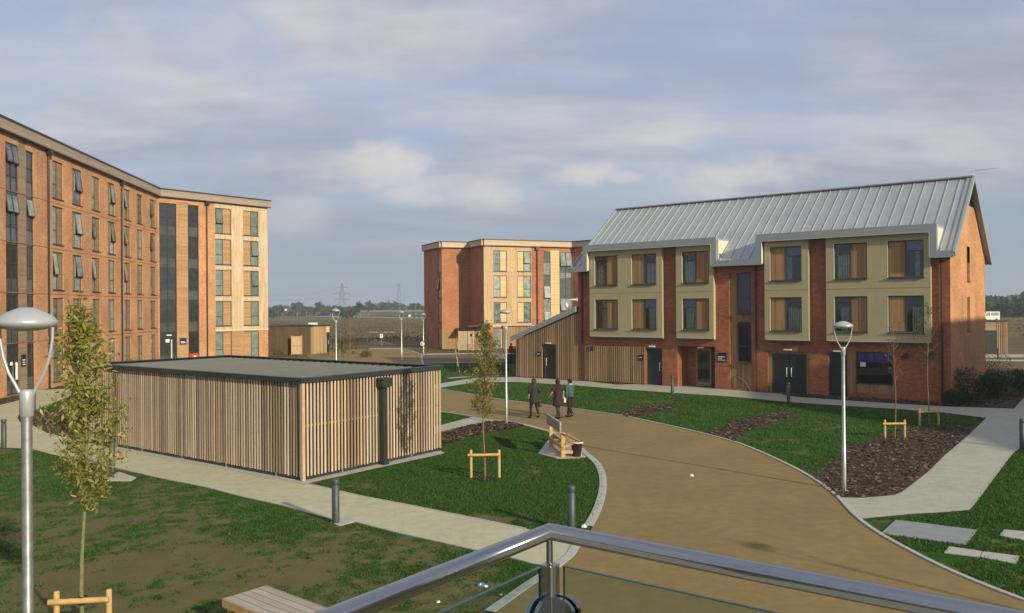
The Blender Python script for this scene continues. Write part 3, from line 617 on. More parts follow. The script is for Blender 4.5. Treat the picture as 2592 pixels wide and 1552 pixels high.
    for a, b_, ws in bays:
        ho = [(p, q, z0, z1) for p, q, s_ in ws for z0, z1 in ((3.46, 5.32), (6.24, 8.12))]
        m = MB(); m.sheet(a, b_, 2.96, 8.455, -.28, ho, .16); m.box(a+.001, a+.06, -.279, -.004, 2.962, 8.45); m.box(b_-.06, b_-.001, -.279, -.004, 2.962, 8.45); m.box(a, b_, -.278, -.004, 2.90, 2.959)
        bay = m.build('render_bay', M['render'], B, FB)
        tr = MB(); tr.box(a-.02, b_+.02, -.31, -.281, 2.88, 2.955); tr.box(a-.03, a-.002, -.30, -.004, 2.9, 8.44); tr.box(a, b_, -.284, -.2805, 5.705, 5.72); tr.build('bay_trim', M['frame'], bay, FB)
        MB().box(a+.1, b_-.1, -.3, -.282, 2.957, 2.985).build('drip_edge', M['whitesh'], bay, FB)
        MB().box(a+.07, b_-.07, -.03, -.01, 3.0, 8.4).build('room_backing', M['room'], bay, FB)
        for p, q, s_ in ws:
            for z0, z1 in ((6.24, 8.12), (3.46, 5.32)):
                c = cur[ci % 12]; ci += 1
                mid = (p+q)/2
                window('window', B, FB, p, q, z0, z1, -.2, mid, s_, .29, 'frame', 'pane', 'cedarB', 0, True, (c[0], c[1], c[2], c[3]))
                lt2 = MB().box(p-.035, p-.002, -.286, -.281, z0, z1); lt2.build('lit_edge_strip', M['whitesh'], bay, FB)  # pale strip paints the sunlit left reveal of each window
    # stair strip
    s = MB(); s.box(-11.42, -10.14, .12, .16, .11, 6.76); sp = s.build('timber_panel', M['cedarB'], B, FB)
    for z0, z1 in ((4.45, 6.76), (1.65, 3.95)): window('window', B, FB, -10.97, -10.14, z0, z1, .04, None, 'L', .62, 'frame', 'paneB', 'cedarB', 0, True, (.0, .3, 0, 0))
    # doors
    def door(x0, x1, h, y, leafs=1, hs=0):
        fr = MB(); fr.box(x0, x0+.06, y, y+.09, 0, h).box(x1-.06, x1, y, y+.09, 0, h).box(x0+.06, x1-.06, y, y+.09, h-.06, h); f = fr.build('door', M['frame'], B, FB)
        w_ = (x1-x0-.12)/leafs
        for i in range(leafs):
            a = x0+.06+i*w_; lf = MB(); lf.box(a+.006, a+w_-.006, y+.03, y+.075, .02, h-.065); L = lf.build('door_leaf', M['door'], f, FB)
        hd = MB()
        for hx in ([x1-.2] if leafs == 1 else [(x0+x1)/2-.13, (x0+x1)/2+.13]):
            if hs: hx = x0+.2
            hd.tube([(hx, y+.03, .92), (hx, y-.05, .92), (hx, y-.05, 1.4), (hx, y+.03, 1.4)], .018, 6)
        hd.build('handle', M['white'], f, FB); return f
    door(-16.89, -15.78, 2.3, .1); 
    for x0, x1 in ((-9.0, -7.05),): door(x0, x1, 2.2, .12, 2)
    MB().box(-9.17, -9.0, .1, .24, 0, 2.31).box(-7.05, -6.88, .1, .24, 0, 2.31).box(-9.0, -7.05, .1, .24, 2.2, 2.31).build('door_surround', M['cedarB'], B, FB)
    door(-5.86, -4.9, 2.33, .12)
    # recessed entry
    e = MB(); e.box(-14.75, -12.35, 1.25, 1.3, 0, 2.47); e.box(-14.755, -14.70, .28, 1.25, 0, 2.47); e.build('entry_recess', M['brickB'], B, FB)
    MB().box(-14.75, -12.35, .285, 1.25, 2.44, 2.475).box(-12.4, -12.345, .29, 1.25, 0, 2.43).build('entry_soffit', M['cedarB'], B, FB)
    fr = MB().box(-14.1, -14.0, 1.16, 1.24, 0, 2.3).box(-13.2, -13.1, 1.16, 1.24, 0, 2.3).box(-14.0, -13.2, 1.16, 1.24, 2.18, 2.3).box(-14, -13.2, 1.16, 1.24, 0, .25); f = fr.build('door', M['benchwood'], B, FB)
    MB().box(-14.0, -13.2, 1.2, 1.22, .26, 2.18).build('pane', M['stairglass'], f, FB); MB().box(-13.09, -12.42, 1.18, 1.24, 0, 2.43).build('door_panel', M['door'], B, FB)
    # shopfront window
    window('window', B, FB, -4.46, -2.66, .72, 2.40, .08, None, 'L', .30, 'frame', 'paneB', 'cedarB', 0, False, None)
    MB().box(-4.4, -3.6, .16, .17, 1.93, 2.34).box(-3.55, -2.72, .16, .17, 1.93, 2.34).build('blind', M['blind'], B, FB)
    MB().box(-4.27, -4.0, .085, .1, 1.63, 1.85).build('notice', M['white'], B, FB)
    MB().box(-4.45, -2.65, .06, .12, .26, .70).box(-4.82, -4.50, -.012, -.004, .2, 2.4).build('timber_panel', M['cedarB'], B, FB)
    backing(B, FB, -4.45, -2.65, .7, 2.4, .27); backing(B, FB, -11.4, -10.15, 1.6, 6.75, .27)
    # battened ground floor
    bt = MB(); bt.box(-21.37, -16.95, -.03, -.004, .05, 2.36); bt.build('cladding_board', M['darkboard'], B, FB)
    bt = MB(); x = -21.35; random.seed(4)
    while x < -17.0: bt.box(x, x+.075, -.075, -.031, .06, 2.35); x += .155
    bt.build('battens', M['batten'], B, FB)
    # pipes, vents, lamps, signs
    for x in (-21.55, -9.83, -.38): 
        z1 = 7.16; MB().tube([(x, -.07, 0), (x, -.07, z1)], .045, 8).build('downpipe', M['pipe'], B, FB)
    for x, z in ((-20.8, 2.18), (-2.08, 2.28), (-.87, 2.34)):
        v = MB(); v.box(x-.14, x+.14, -.12, -.005, z-.14, z+.14); [v.box(x-.13, x+.13, -.135, -.121, z-.12+k*.055, z-.09+k*.055) for k in range(5)]; v.build('vent', M['frame'], B, FB)
    for x, z, y in ((-16.45, 2.4, 0), (-13.3, 2.40, .2), (-8.05, 2.42, 0), (-5.4, 2.42, 0)): MB().box(x-.2, x+.2, y-.1, y-.005, z-.04, z+.04).build('door_light', M['white'], B, FB)
    def sign(x0, x1, z0, z1, rows, y=-.03):
        s_ = MB().box(x0, x1, y-.02, y, z0, z1).build('sign', M['signdark'], B, FB); t_ = MB()
        for (a, b_, z, h) in rows:
            xx = x0+(x1-x0)*a; random.seed(int(z*1000))
            while xx < x0+(x1-x0)*b_:
                l = random.uniform(.022, .04); t_.box(xx, min(xx+l, x0+(x1-x0)*b_), y-.026, y-.021, z, z+h*random.uniform(.75, 1.1)); xx += l+.012
        t_.build('lettering', M['white'], s_, FB)
    sign(-12.16, -11.62, 1.62, 2.15, [(.08, .82, 1.88, .055), (.08, .52, 1.79, .05), (.08, .84, 1.69, .05)])
    sign(-17.38, -17.08, 1.52, 1.86, [(.1, .85, 1.66, .06)], -.08)
    # aerial on the ridge
    MB().tube([(X1, yr, zr+.05), (X1, yr, zr+.36)], .018, 6).tube([(X1, yr, zr+.34), (X1+1.15, yr+.35, zr+.42)], .012, 6).tube([(X1+1.12, yr+.34, zr+.36), (X1+1.12, yr+.34, zr+.52)], .012, 6).build('aerial', M['galv'], B, FB)
    # security camera
    cm = MB(); cm.tube([(-21.95, -.02, 5.35), (-22.05, -.35, 5.35), (-22.6, -.35, 5.33), (-22.6, -.35, 5.1)], .05, 8); cm.build('camera_arm', M['white'], B, FB)
    MB().lathe([(.02, 5.12), (.11, 5.08), (.12, 4.93), (.06, 4.82), (.001, 4.8)], -22.6, -.35, 12).box(-21.95, -21.88, -.14, -.003, 5.25, 5.47).build('security_camera', M['white'], B, FB)
    # lean-to
    LX = -27.1; za, zb = 2.62, 4.52
    hs = [(-24.73, -23.76, 0, 2.32)]
    lw = MB(); 
    n = 40; 
    for i in range(n):
        a = LX+(5.2)*i/n; b_ = LX+5.2*(i+1)/n; zl = lambda x: za+(zb-za)*(x-LX)/5.2
        z0 = 2.32 if -24.73 < (a+b_)/2 < -23.76 else 0
        lw.add([(a, -.0, z0), (b_, -.0, z0), (b_, -.0, zl(b_)), (a, -.0, zl(a))], [(0, 1, 2, 3)])
    lw.add([(LX, 0, 0), (LX, 0, za), (LX, 6, za), (LX, 6, 0)], [(0, 1, 2, 3)]); lw.build('lean_to_wall', M['darkboard'], B, FB)
    bt = MB(); x = LX+.02
    while x < -21.95:
        zt_ = za+(zb-za)*(x-LX)/5.2
        if -24.8 < x < -23.72: 
            if zt_ > 2.5: bt.box(x, x+.075, -.05, -.002, 2.36, zt_-.02)
        else: bt.box(x, x+.075, -.05, -.002, .06, zt_-.02)
        x += .155
    bt.build('battens', M['batten'], B, FB)
    MB().yprism([(LX-.25, za-.1), (-21.91, zb+.02), (-21.91, zb+.4), (LX-.25, za+.22)], -.32, -.2).build('lean_to_fascia', M['fascia'], B, FB)
    MB().add([(LX-.25, -.32, za+.2), (-21.91, -.32, zb+.38), (-21.91, 6, zb+.38), (LX-.25, 6, za+.2)], [(0, 1, 2, 3)]).build('lean_to_roof', M['roof'], B, FB)
    door(-24.73, -23.76, 2.32, .06, 1, 1); MB().box(-24.5, -24.1, -.13, -.055, 2.4, 2.47).build('door_light', M['white'], B, FB)
    sign(-25.27, -24.97, 1.53, 1.83, [(.1, .85, 1.66, .06)], -.06)
    MB().box(-24.9, -21.95, .5, .52, 0, 2.3).build('room_backing', M['room'], B, FB)
M['paneB'] = glass('tinted_window_glass', (.55, .6, .8))
hallB()
# ------------------------------------------------------------ left hall (five storeys)
KA = (-31.4, 71.9); FL = frame(KA, (-.11, 1)); FS = frame(KA, (7.1, 8.6))
A = root('residence_hall', (-31.4, 71.9, 0), 0, 'tall five storey orange brick hall with bent front and many long narrow windows', 'building')
ROWS = [(12.06, 14.46), (9.12, 11.55), (6.2, 8.63), (3.31, 5.68), (.34, 2.76)]
def strip_glazing(par, mw, x0, x1, z0, z1, y, ncol, rows, opens=(), name='stair_glazing', pm='stairglass', fm='darkmetal'):
    g = MB(); b = .05; zs = [z0]+list(rows)+[z1]
    for i in range(ncol+1): xx = x0+(x1-x0-b)*i/ncol; g.box(xx, xx+b, y, y+.08, z0, z1)
    for z in zs: z = min(z, z1-b); g.box(x0+b, x1-b, y+.002, y+.078, z, z+b)
    o = g.build(name, M[fm], par, mw); p = MB(); sp = MB()
    cw = (x1-x0-b)/ncol
    for i in range(ncol):
        for j in range(len(zs)-1):
            a, c = x0+cw*i+b, x0+cw*(i+1)
            key = (i, j)
            (p if (j % 3) != 0 else sp).box(a, c, y+.04, y+.05, zs[j]+b, min(zs[j+1], z1-b)) if key not in opens else None
            if key in opens:
                H = zs[j+1]-zs[j]-b; t = min(zs[j+1], z1-b); Rm = Matrix.Translation((0, y, t)) @ Matrix.Rotation(-R(opens[key]), 4, 'X') @ Matrix.Translation((0, -y, -t))
                s = MB(); s.box(a, a+.05, y-.03, y, t-H, t).box(c-.05, c, y-.03, y, t-H, t).box(a+.05, c-.05, y-.03, y, t-H, t-H+.05).box(a+.05, c-.05, y-.03, y, t-.05, t); s.build('sash', M['frame'], o, mw @ Rm)
                MB().box(a+.05, c-.05, y-.018, y-.01, t-H+.05, t-.05).build('pane', M['paneA' if pm == 'stairglass' else 'paneC'], o, mw @ Rm); MB().box(a, c, y+.06, y+.065, t-H, t).build('room_backing', M['room'], o, mw)
    p.build('pane', M[pm], o, mw); sp.build('spandrel_panes', M['spandrel' if pm == 'stairglass' else 'paneC'], o, mw); return o
def hallA():
    cols = [(-20.57, -19.03, 'L', -19.84), (-17.67, -16.13, 'R', -17.15), (-14.43, -12.98, 'L', -13.75), (-11.49, -10.1, 'R', -10.9), (-8.19, -6.78, 'L', -7.5), (-5.32, -3.94, 'R', -4.7), (-2.07, -.6, 'L', -1.35)]
    opn = {(1, 0), (1, 1), (1, 2), (0, 2), (2, 1), (2, 2), (4, 0), (4, 1), (4, 2), (6, 0), (6, 1), (3, 1), (3, 0)}
    gl = [(-26.39, -24.94, .05, 14.45), (-23.99, -23.06, .05, 14.4), (-24.94, -23.99, .05, 14.9)]
    off = [(-30.2, -28.7, a, b) for a, b in ROWS]+[(-33.4, -31.9, a, b) for a, b in ROWS]
    ho = [(c[0], c[1], a, b) for c in cols for a, b in ROWS]
    w = MB(); w.sheet(-37, .0, -.1, 14.97, 0, ho+gl[:2]+[gl[2]]+off, .13); w.build('wall', M['brickA'], A, FL)
    sc = MB(); [sc.box(-37, -.02, -.008, -.001, z, z+.045) for z in (2.99, 5.89, 8.80, 11.72)]; sc.build('string_course', M['brickB'], A, FL)
    for i, c in enumerate(cols):
        for j, (a, b) in enumerate(ROWS):
            op = R(7) if (i, j) in opn else 0
            window('window', A, FL, c[0], c[1], a, b, .08, c[3], c[2], .62, 'frame', 'paneA', 'cedarh2', op, True, None, .055)
    for a, b in ROWS:
        for c in ((-30.2, -28.7, -29.5), (-33.4, -31.9, -32.7)): window('window', A, FL, c[0], c[1], a, b, .08, c[2], 'L', .62, 'frame', 'paneA', 'cedarh', 0, True, None, .055)
    rows = []
    for k in range(5): base = 2.9*k; rows += [base+.95, base+1.75]; rows += [base+2.85] if k < 4 else []
    strip_glazing(A, FL, -26.38, -24.95, .06, 14.44, .06, 2, rows, {(0, 14): 8, (1, 14): 8, (0, 11): 8, (1, 11): 8})
    strip_glazing(A, FL, -23.98, -23.07, .06, 14.39, .06, 1, rows, {(0, 11): 8})
    MB().box(-24.935, -23.995, .03, .1, .05, 14.88).build('timber_panel', M['cedargrey'], A, FL)
    # door and bits at the far left entrance
    MB().box(-25.9, -25.75, -.02, .05, 1.75, 1.95).build('notice', M['white'], A, FL); MB().box(-25.3, -25.24, -.06, .05, .9, 1.9).build('door_handle', M['white'], A, FL)
    s = MB().box(-24.7, -24.2, -.03, .02, 1.6, 2.3).build('sign', M['signdark'], A, FL); MB().box(-24.62, -24.3, -.035, -.031, 1.95, 2.02).box(-24.62, -24.35, -.035, -.031, 1.82, 1.88).box(-24.62, -24.28, -.035, -.031, 1.69, 1.75).build('lettering', M['white'], s, FL)
    # short front
    cs = [(5.5, 7.2, 'L', 6.32), (8.46, 10.16, 'R', 9.34)]
    # brick piers and timber field
    hs1 = [(.12, 1.72, .05, 14.45), (1.72, 2.86, .05, 14.6), (2.86, 3.87, .05, 14.5)]
    w = MB(); w.sheet(0, 5.47, -.1, 14.97, 0, hs1, .13); hg = [(c[0]+.02, c[1], .0, 2.75) for c in cs]; w.sheet(5.47, 11.2, -.1, 2.86, 0, hg, .13); w.build('wall', M['brickA'], A, FS)
    ho = [(c[0]+.02, c[1], a, b) for c in cs for a, b in ROWS[:4]]
    w = MB(); w.sheet(5.47, 11.2, 2.86, 14.97, -.02, ho, .15); w.build('timber_cladding', M['cedar'], A, FS)
    MB().box(5.47, 11.22, -.07, -.021, 2.83, 2.92).build('cladding_trim', M['whitesh'], A, FS)
    for i, c in enumerate(cs):
        for j, (a, b) in enumerate(ROWS):
            op = R(8) if (i, j) in {(0, 0), (1, 1), (1, 2)} else 0
            window('window', A, FS, c[0]+.02, c[1], a if j < 4 else .05, b if j < 4 else 2.75, .06, c[3], c[2], .62, 'frame', 'paneA2', 'cedarh', op, True, None, .06)
    MB().box(7.25, 8.4, -.012, -.004, .3, 2.7).build('timber_panel', M['cedarh'], A, FS)
    rows = []
    for k in range(5): base = 2.9*k; rows += [base+.85, base+1.55]; rows += [base+2.85] if k < 4 else []
    strip_glazing(A, FS, .13, 1.71, .06, 14.44, .06, 2, rows); strip_glazing(A, FS, 2.87, 3.86, .06, 14.49, .06, 1, rows)
    MB().box(1.73, 2.85, .05, .1, .05, 14.59).build('timber_panel', M['cedarh'], A, FS)
    MB().box(2.9, 3.8, -.02, .05, .0, .85).build('red_board', M['red'], A, FS); MB().box(3.3, 3.55, -.03, -.021, .25, .65).build('notice', M['white'], A, FS)
    s = MB().box(2.0, 2.6, -.04, .04, 1.75, 2.3).build('sign', M['signdark'], A, FS); MB().box(2.05, 2.45, -.046, -.041, 1.95, 2.0).box(2.05, 2.5, -.046, -.041, 1.84, 1.9).build('lettering', M['white'], s, FS)
    MB().box(.65, 1.0, -.02, .05, 1.95, 2.25).build('notice', M['white'], A, FS); MB().box(1.15, 1.22, -.06, .05, .2, 2.2).build('door_handle', M['white'], A, FS); MB().box(.75, 1.2, -.02, .05, 2.55, 2.65).build('door_light', M['white'], A, FS)
    # parapet, caps, pipes
    for F, x0, x1 in ((FL, -37, .14), (FS, .14, 11.42)):
        MB().box(x0, x1, -.28, .1, 15.0, 15.58).build('parapet', M['fasciatimber'], A, F); MB().box(x0, x1+.02, -.33, .2, 15.582, 15.70).box(x0, x1+.02, -.30, -.003, 14.93, 14.998).build('parapet_cap', M['darkmetal'], A, F)
    for F, x in ((FL, -21.3), (FL, -8.9), (FS, 4.65)):
        MB().tube([(x, -.09, 0), (x, -.09, 14.9)], .06, 8).box(x-.2, x+.2, -.32, -.02, 14.62, 14.93).build('downpipe', M['pipe'], A, F)
    # rest of the shell
    L0 = FL @ Vector((-37, 0, 0)); L1 = FL @ Vector((-37, 12, 0)); E0 = FS @ Vector((11.2, 0.0, 0)); E1 = FS @ Vector((11.2, 12, 0)); K = Vector((KA[0], KA[1], 0)); a1 = FL @ Vector((-2, 12, 0)); 
    sh = MB(); sh.add([(p.x, p.y, z) for p in (E0, E1) for z in (-.1, 14.97)], [(0, 1, 3, 2)]); sh.add([(p.x, p.y, z) for p in (L0, L1) for z in (-.1, 14.97)], [(0, 1, 3, 2)])
    sh.add([(p.x, p.y, z) for p in (L1, a1) for z in (-.1, 14.97)], [(0, 1, 3, 2)]); sh.add([(p.x, p.y, z) for p in (a1, E1) for z in (-.1, 14.97)], [(0, 1, 3, 2)]); sh.build('wall', M['brickA'], A, Matrix.Identity(4))
    MB().add([(p.x, p.y, 15.3) for p in (L0, K, E0, E1, a1, L1)], [(0, 1, 2, 3, 4, 5)]).build('roof', M['greyslab'], A, Matrix.Identity(4))
    MB().box(-31, -26.5, .25, 3, 15.3, 16.3).build('roof_plant', M['darkmetal'], A, FL)
M['spandrel'] = dglass('spandrel_glass', (.05, .055, .06), (.12, .13, .13))
M['cedarh2'] = boards('brown_panel', (.36, .24, .14), (.28, .18, .10), .13, 4.0, False, .005)
M['paneA2'] = dglass('green_grey_glass', (.10, .13, .12), (.26, .31, .29)); 
hallA()
# ------------------------------------------------------------ far hall (four storeys)
def hallC():
    C = root('residence_hall', (-3.23, 93.3, 0), 0, 'distant four storey block with pale timber cladding, lit front and shaded brick side', 'building')
    P1, P2, P3, P4, P5, P6 = (-11.07, 102.1), (-8.31, 96.0), (-5.06, 97.4), (-3.23, 93.3), (7.29, 97.7), (9.6, 95.5)
    rows = [(9.1, 11.5), (6.07, 8.6), (3.13, 5.5), (.1, 2.5)]
    def F(a, b): return frame(a, (b[0]-a[0], b[1]-a[1])), math.hypot(b[0]-a[0], b[1]-a[1])
    H = 12.05
    f1, l1 = F(P4, P5)
    w = MB(); w.sheet(0, 6.0, 2.72, H, -.02, [(1.19, 2.89, a, b) for a, b in rows[:3]]+[(4.2, 5.94, a, b) for a, b in rows[:3]], .15); w.build('timber_cladding', M['cedarC'], C, f1)
    w = MB(); w.sheet(0, 6.0, -.1, 2.72, 0, [(1.19, 2.89, .1, 2.5)], .13); w.sheet(6.0, l1, -.1, H, 0, [(7.57, 8.52, .1, 11.5), (8.52, 9.72, .1, 11.7), (9.72, 11.37, .1, 11.5)], .13); w.build('wall', M['brickC'], C, f1)
    MB().box(0, 6.9, -.08, -.022, 2.68, 2.76).build('cladding_trim', M['whitesh'], C, f1)
    for j, (a, b) in enumerate(rows):
        window('window', C, f1, 1.19, 2.89, a, b, .05, 2.05, 'L', .62, 'frame', 'paneC', 'cedarhC', 0, True, None, .07)
        if j < 3: window('window', C, f1, 4.2, 5.94, a, b, .05, 5.04, 'R', .62, 'frame', 'paneC', 'cedarhC', R(7) if j == 0 else 0, True, None, .07)
    MB().box(2.3, 2.9, -.012, -.004, .1, 2.6).box(3.0, 4.0, -.012, -.004, .1, 2.6).build('timber_panel', M['cedarhC'], C, f1)
    rr = [1.0, 1.8, 2.9, 3.9, 4.7, 5.8, 6.9, 7.6, 8.7, 9.9, 10.4]
    strip_glazing(C, f1, 7.58, 8.51, .15, 11.48, .04, 1, [.9, 2.9, 4.4, 5.9, 7.4, 8.7, 10.2], {(0, 2): 8, (0, 4): 8}, 'stair_glazing', 'stairC')
    strip_glazing(C, f1, 9.74, 11.35, .15, 11.48, .04, 2, [.9, 2.9, 4.4, 5.9, 7.1, 8.3, 9.0, 9.8], {(0, 8): 8, (1, 8): 8, (0, 3): 8, (1, 3): 8}, 'stair_glazing', 'stairC')
    MB().box(8.53, 9.71, .03, .09, .1, 11.69).build('timber_panel', M['cedarhC'], C, f1)
    MB().tube([(6.74, -.1, 0), (6.74, -.1, 11.9)], .09, 8).box(6.5, 7.0, -.32, -.02, 11.65, 12.0).build('downpipe', M['redpipe'], C, f1)
    def par(f, l, m): MB().box(-.02, l, -.26, .1, H+.03, 12.68).build('parapet', M[m], C, f); MB().box(-.06, l+.03, -.3, .2, 12.682, 12.80).box(-.02, l, -.28, -.003, H-.04, H+.028).build('parapet_cap', M['darkmetal'], C, f)
    par(f1, l1, 'fasciatimberC')
    f3, l3 = F(P1, P2); w = MB(); hs = [(5.3, 6.4, a, b) for a, b in rows]; w.sheet(0, l3, -.1, H, 0, hs, .13); w.build('wall', M['brickC'], C, f3); par(f3, l3, 'fasciatimberC')
    for a, b in rows: window('window', C, f3, 5.3, 6.4, a, b, .05, 5.9, 'L', .62, 'frame', 'paneC', 'cedarhC', R(9) if a == 6.07 else 0, True, None, .07)
    f2, l2 = F(P2, P3); w = MB(); w.sheet(0, l2, 2.2, H, 0); w.build('wall', M['brickC'], C, f2); MB().box(0, l2, .003, .1, -.1, 2.2).build('timber_cladding', M['cedarB'], C, f2); par(f2, l2, 'fasciatimberC')
    f4, l4 = F(P3, P4); w = MB(); w.sheet(0, l4-.6, -.1, H, 0); w.build('wall', M['brickC'], C, f4); MB().box(l4-.6, l4, .0, .1, -.1, H).build('timber_cladding', M['cedargrey'], C, f4); par(f4, l4, 'fasciatimberC')
    MB().box(1.0, 3.6, -1.6, 0, 2.7, 2.85).build('entrance_canopy', M['darkmetal'], C, f4)
    f5, l5 = F(P5, (P5[0]+5, P5[1]-4.7)); w = MB(); w.sheet(0, l5, -.1, H, 0); w.build('wall', M['brickC'], C, f5); par(f5, l5, 'fasciatimber')  # parapet in darker timber: this wing's shaded side put into colour
    MB().add([(p[0], p[1], 12.5) for p in (P1, P2, P3, P4, P5, (P5[0]+5, P5[1]-4.7), (22, 105), (2, 116))], [tuple(range(8))]).build('roof', M['greyslab'], C, Matrix.Identity(4))
    w = MB(); b = [P1, (2, 116), (22, 105), (P5[0]+5, P5[1]-4.7)]
    for p, q in zip(b[:-1], b[1:]): w.add([(p[0], p[1], -.1), (q[0], q[1], -.1), (q[0], q[1], H+.6), (p[0], p[1], H+.6)], [(0, 1, 2, 3)])
    w.build('wall', M['brickC'], C, Matrix.Identity(4))
M['cedarC'] = boards('pale_cedar', (.74, .50, .30), (.56, .36, .20), .16, 3, True, .01, (.50, .38, .27)); M['cedarhC'] = boards('pale_cedar_panel', (.82, .60, .34), (.70, .48, .26), .2, 4, False, .008)
M['redpipe'] = plain('dark_red_pipe', (.14, .025, .015), .5); M['stairC'] = dglass('far_stair_glass', (.04, .05, .05), (.14, .16, .16))
hallC()
# block added out of view, outline shaped so its shadow crosses the path
N = root('residence_hall', (45, 15, 0), 0, 'unseen plain brick hall added beyond the right edge to cast a long shadow', 'building')
fp = [(37, 3), (37.3, 6.4), (32.7, 18.2), (34.1, 22.9), (49.5, 42.6), (70, 30), (60, 3)]
MB().prism(fp, -.1, 11.4).build('wall', M['brickA'], N, Matrix.Identity(4)); MB().prism([(p[0]*1.0, p[1]) for p in fp], 11.402, 12.0).build('parapet', M['fasciatimber'], N, Matrix.Identity(4))
# ============================================================ slatted cycle store
FK = G(767, 1219); LK = (G(286, 1130)[0], G(286, 1130)[1]); ux = Vector((FK[0]-LK[0], FK[1]-LK[1])).normalized()
def slats(m, x0, x1, z0, z1, y=0, pitch=.128, w=.062, t=.022, jit=0):
    x = x0
    while x < x1-w: m.box(x, x+w, y, y+t, z0-random.uniform(0, jit), z1); x += pitch
M['stake2'] = plain('pale_post', (.50, .36, .22), .8, 0, .15, 6)
def store():
    L, W, H = 12.1, 5.9, 2.88
    F = frame(FK, (ux.x, ux.y)); S = root('cycle_store', (FK[0], FK[1], 0), 0, 'long flat roofed store clad all round in upright larch slats, beside the pale path', 'shed')
    Fr = F @ Matrix.Rotation(R(90), 4, 'Z'); Fl = F @ Matrix.Translation((-L, W, 0)) @ Matrix.Rotation(R(-90), 4, 'Z'); Fb = F @ Matrix.Translation((0, W, 0)) @ Matrix.Rotation(R(180), 4, 'Z')
    random.seed(11)
    for f, l in ((F, L), (Fr, W), (Fl, W), (Fb, L)):
        fx = f if f is not F else F @ Matrix.Translation((-L, 0, 0))
        m = MB(); slats(m, .02, l, .12, H-.11, 0, jit=.02); m.build('slat_cladding', M['slat'], S, fx)
        MB().box(.1, l-.1, .20, .22, .1, H-.2).build('interior_dark_sheet', M['slatback'], S, fx)  # near-black sheet stands for the dim inside seen between slats
        r = MB(); [r.box(.05, l-.05, .06, .12, z, z+.07) for z in ((1.5,) if f is Fr else (1.5,))]; r.build('rail', M['cedarB' if f is Fr else 'darkboard'], S, fx)
        MB().box(.0, l, .02, .14, .03, .10).build('base_rail', M['darkmetal'], S, fx)
        ft = MB(); n = int(l/2.4); [ft.box(l*(i+.5)/n-.05, l*(i+.5)/n+.05, -.06, .1, 0, .03).box(l*(i+.5)/n-.025, l*(i+.5)/n+.025, .0, .06, .03, .12) for i in range(n)]; ft.build('foot', M['galv'], S, fx)
    MB().box(-.05, .05, -.05, .05, .02, H-.12).build('corner_post', M['stake2'], S, F @ Matrix.Translation((-.0, .0, 0)))
    fa = MB(); fa.box(-L-.06, .06, -.08, -.02, H-.11, H).box(-L-.06, .06, W+.02, W+.08, H-.11, H).box(.02, .08, -.02, W+.02, H-.11, H).box(-L-.08, -L-.02, -.02, W+.02, H-.11, H)
    fa.box(-L-.06, .06, -.0798, .1, H+.001, H+.03).box(-L-.06, .06, W-.1, W+.08, H+.001, H+.03).box(-.1, .08, .1, W-.1, H+.001, H+.03).box(-L-.08, -L+.1, .1, W-.1, H+.001, H+.03)
    fa.build('roof_edge', M['darkmetal'], S, F)
    MB().box(-L+.05, -.05, .05, W-.05, H-.12, H-.08).build('roof', M['deck'], S, F)
    sm = MB(); x = -L+.4
    while x < -.2: sm.box(x, x+.03, .1, W-.1, H-.079, H-.05); x += .4
    sm.build('roof_ribs', M['deck'], S, F)
    hp = MB(); hp.yprism([(2.96, 2.40), (3.12, 2.40), (3.24, 2.44), (3.24, 2.70), (2.84, 2.70), (2.84, 2.44)], -.30, -.03); hp.box(2.96, 3.12, -.2, -.03, .08, 2.40).box(2.93, 3.15, -.26, -.03, .02, .08); o = hp.build('hopper_and_downpipe', M['darkmetal'], S, Fr)
M['deck'] = plain('store_roof_deck', (.15, .15, .15), .7, .2, .1, 2)
store()
def box_store(FX, L, W, H, lab, mats, doorx=None, vertical=None):
    S = root('timber_store', tuple(FX.translation), 0, lab, 'shed')
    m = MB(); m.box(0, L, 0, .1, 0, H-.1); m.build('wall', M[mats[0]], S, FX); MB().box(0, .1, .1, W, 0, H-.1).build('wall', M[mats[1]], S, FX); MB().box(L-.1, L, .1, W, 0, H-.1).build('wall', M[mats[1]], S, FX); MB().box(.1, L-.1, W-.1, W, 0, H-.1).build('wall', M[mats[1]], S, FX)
    MB().box(-.15, L+.15, -.15, W+.15, H-.099, H).build('roof', M['darkmetal'], S, FX)
    random.seed(3); b = MB(); x = .02
    while x < L: 
        if doorx is None or not (doorx[0]-.1 < x < doorx[1]+.02): b.box(x, x+.08, -.05, -.002, .03, H-.12)
        x += .17
    b.build('battens', M['batten'], S, FX)
    if doorx:
        d = MB().box(doorx[0], doorx[1], -.03, -.003, .03, 2.3).build('door', M['door'], S, FX); MB().tube([(doorx[0]+.2, -.02, 1), (doorx[0]+.2, -.1, 1), (doorx[0]+.2, -.1, 1.4), (doorx[0]+.2, -.02, 1.4)], .02, 6).build('handle', M['white'], d, FX)
    return S
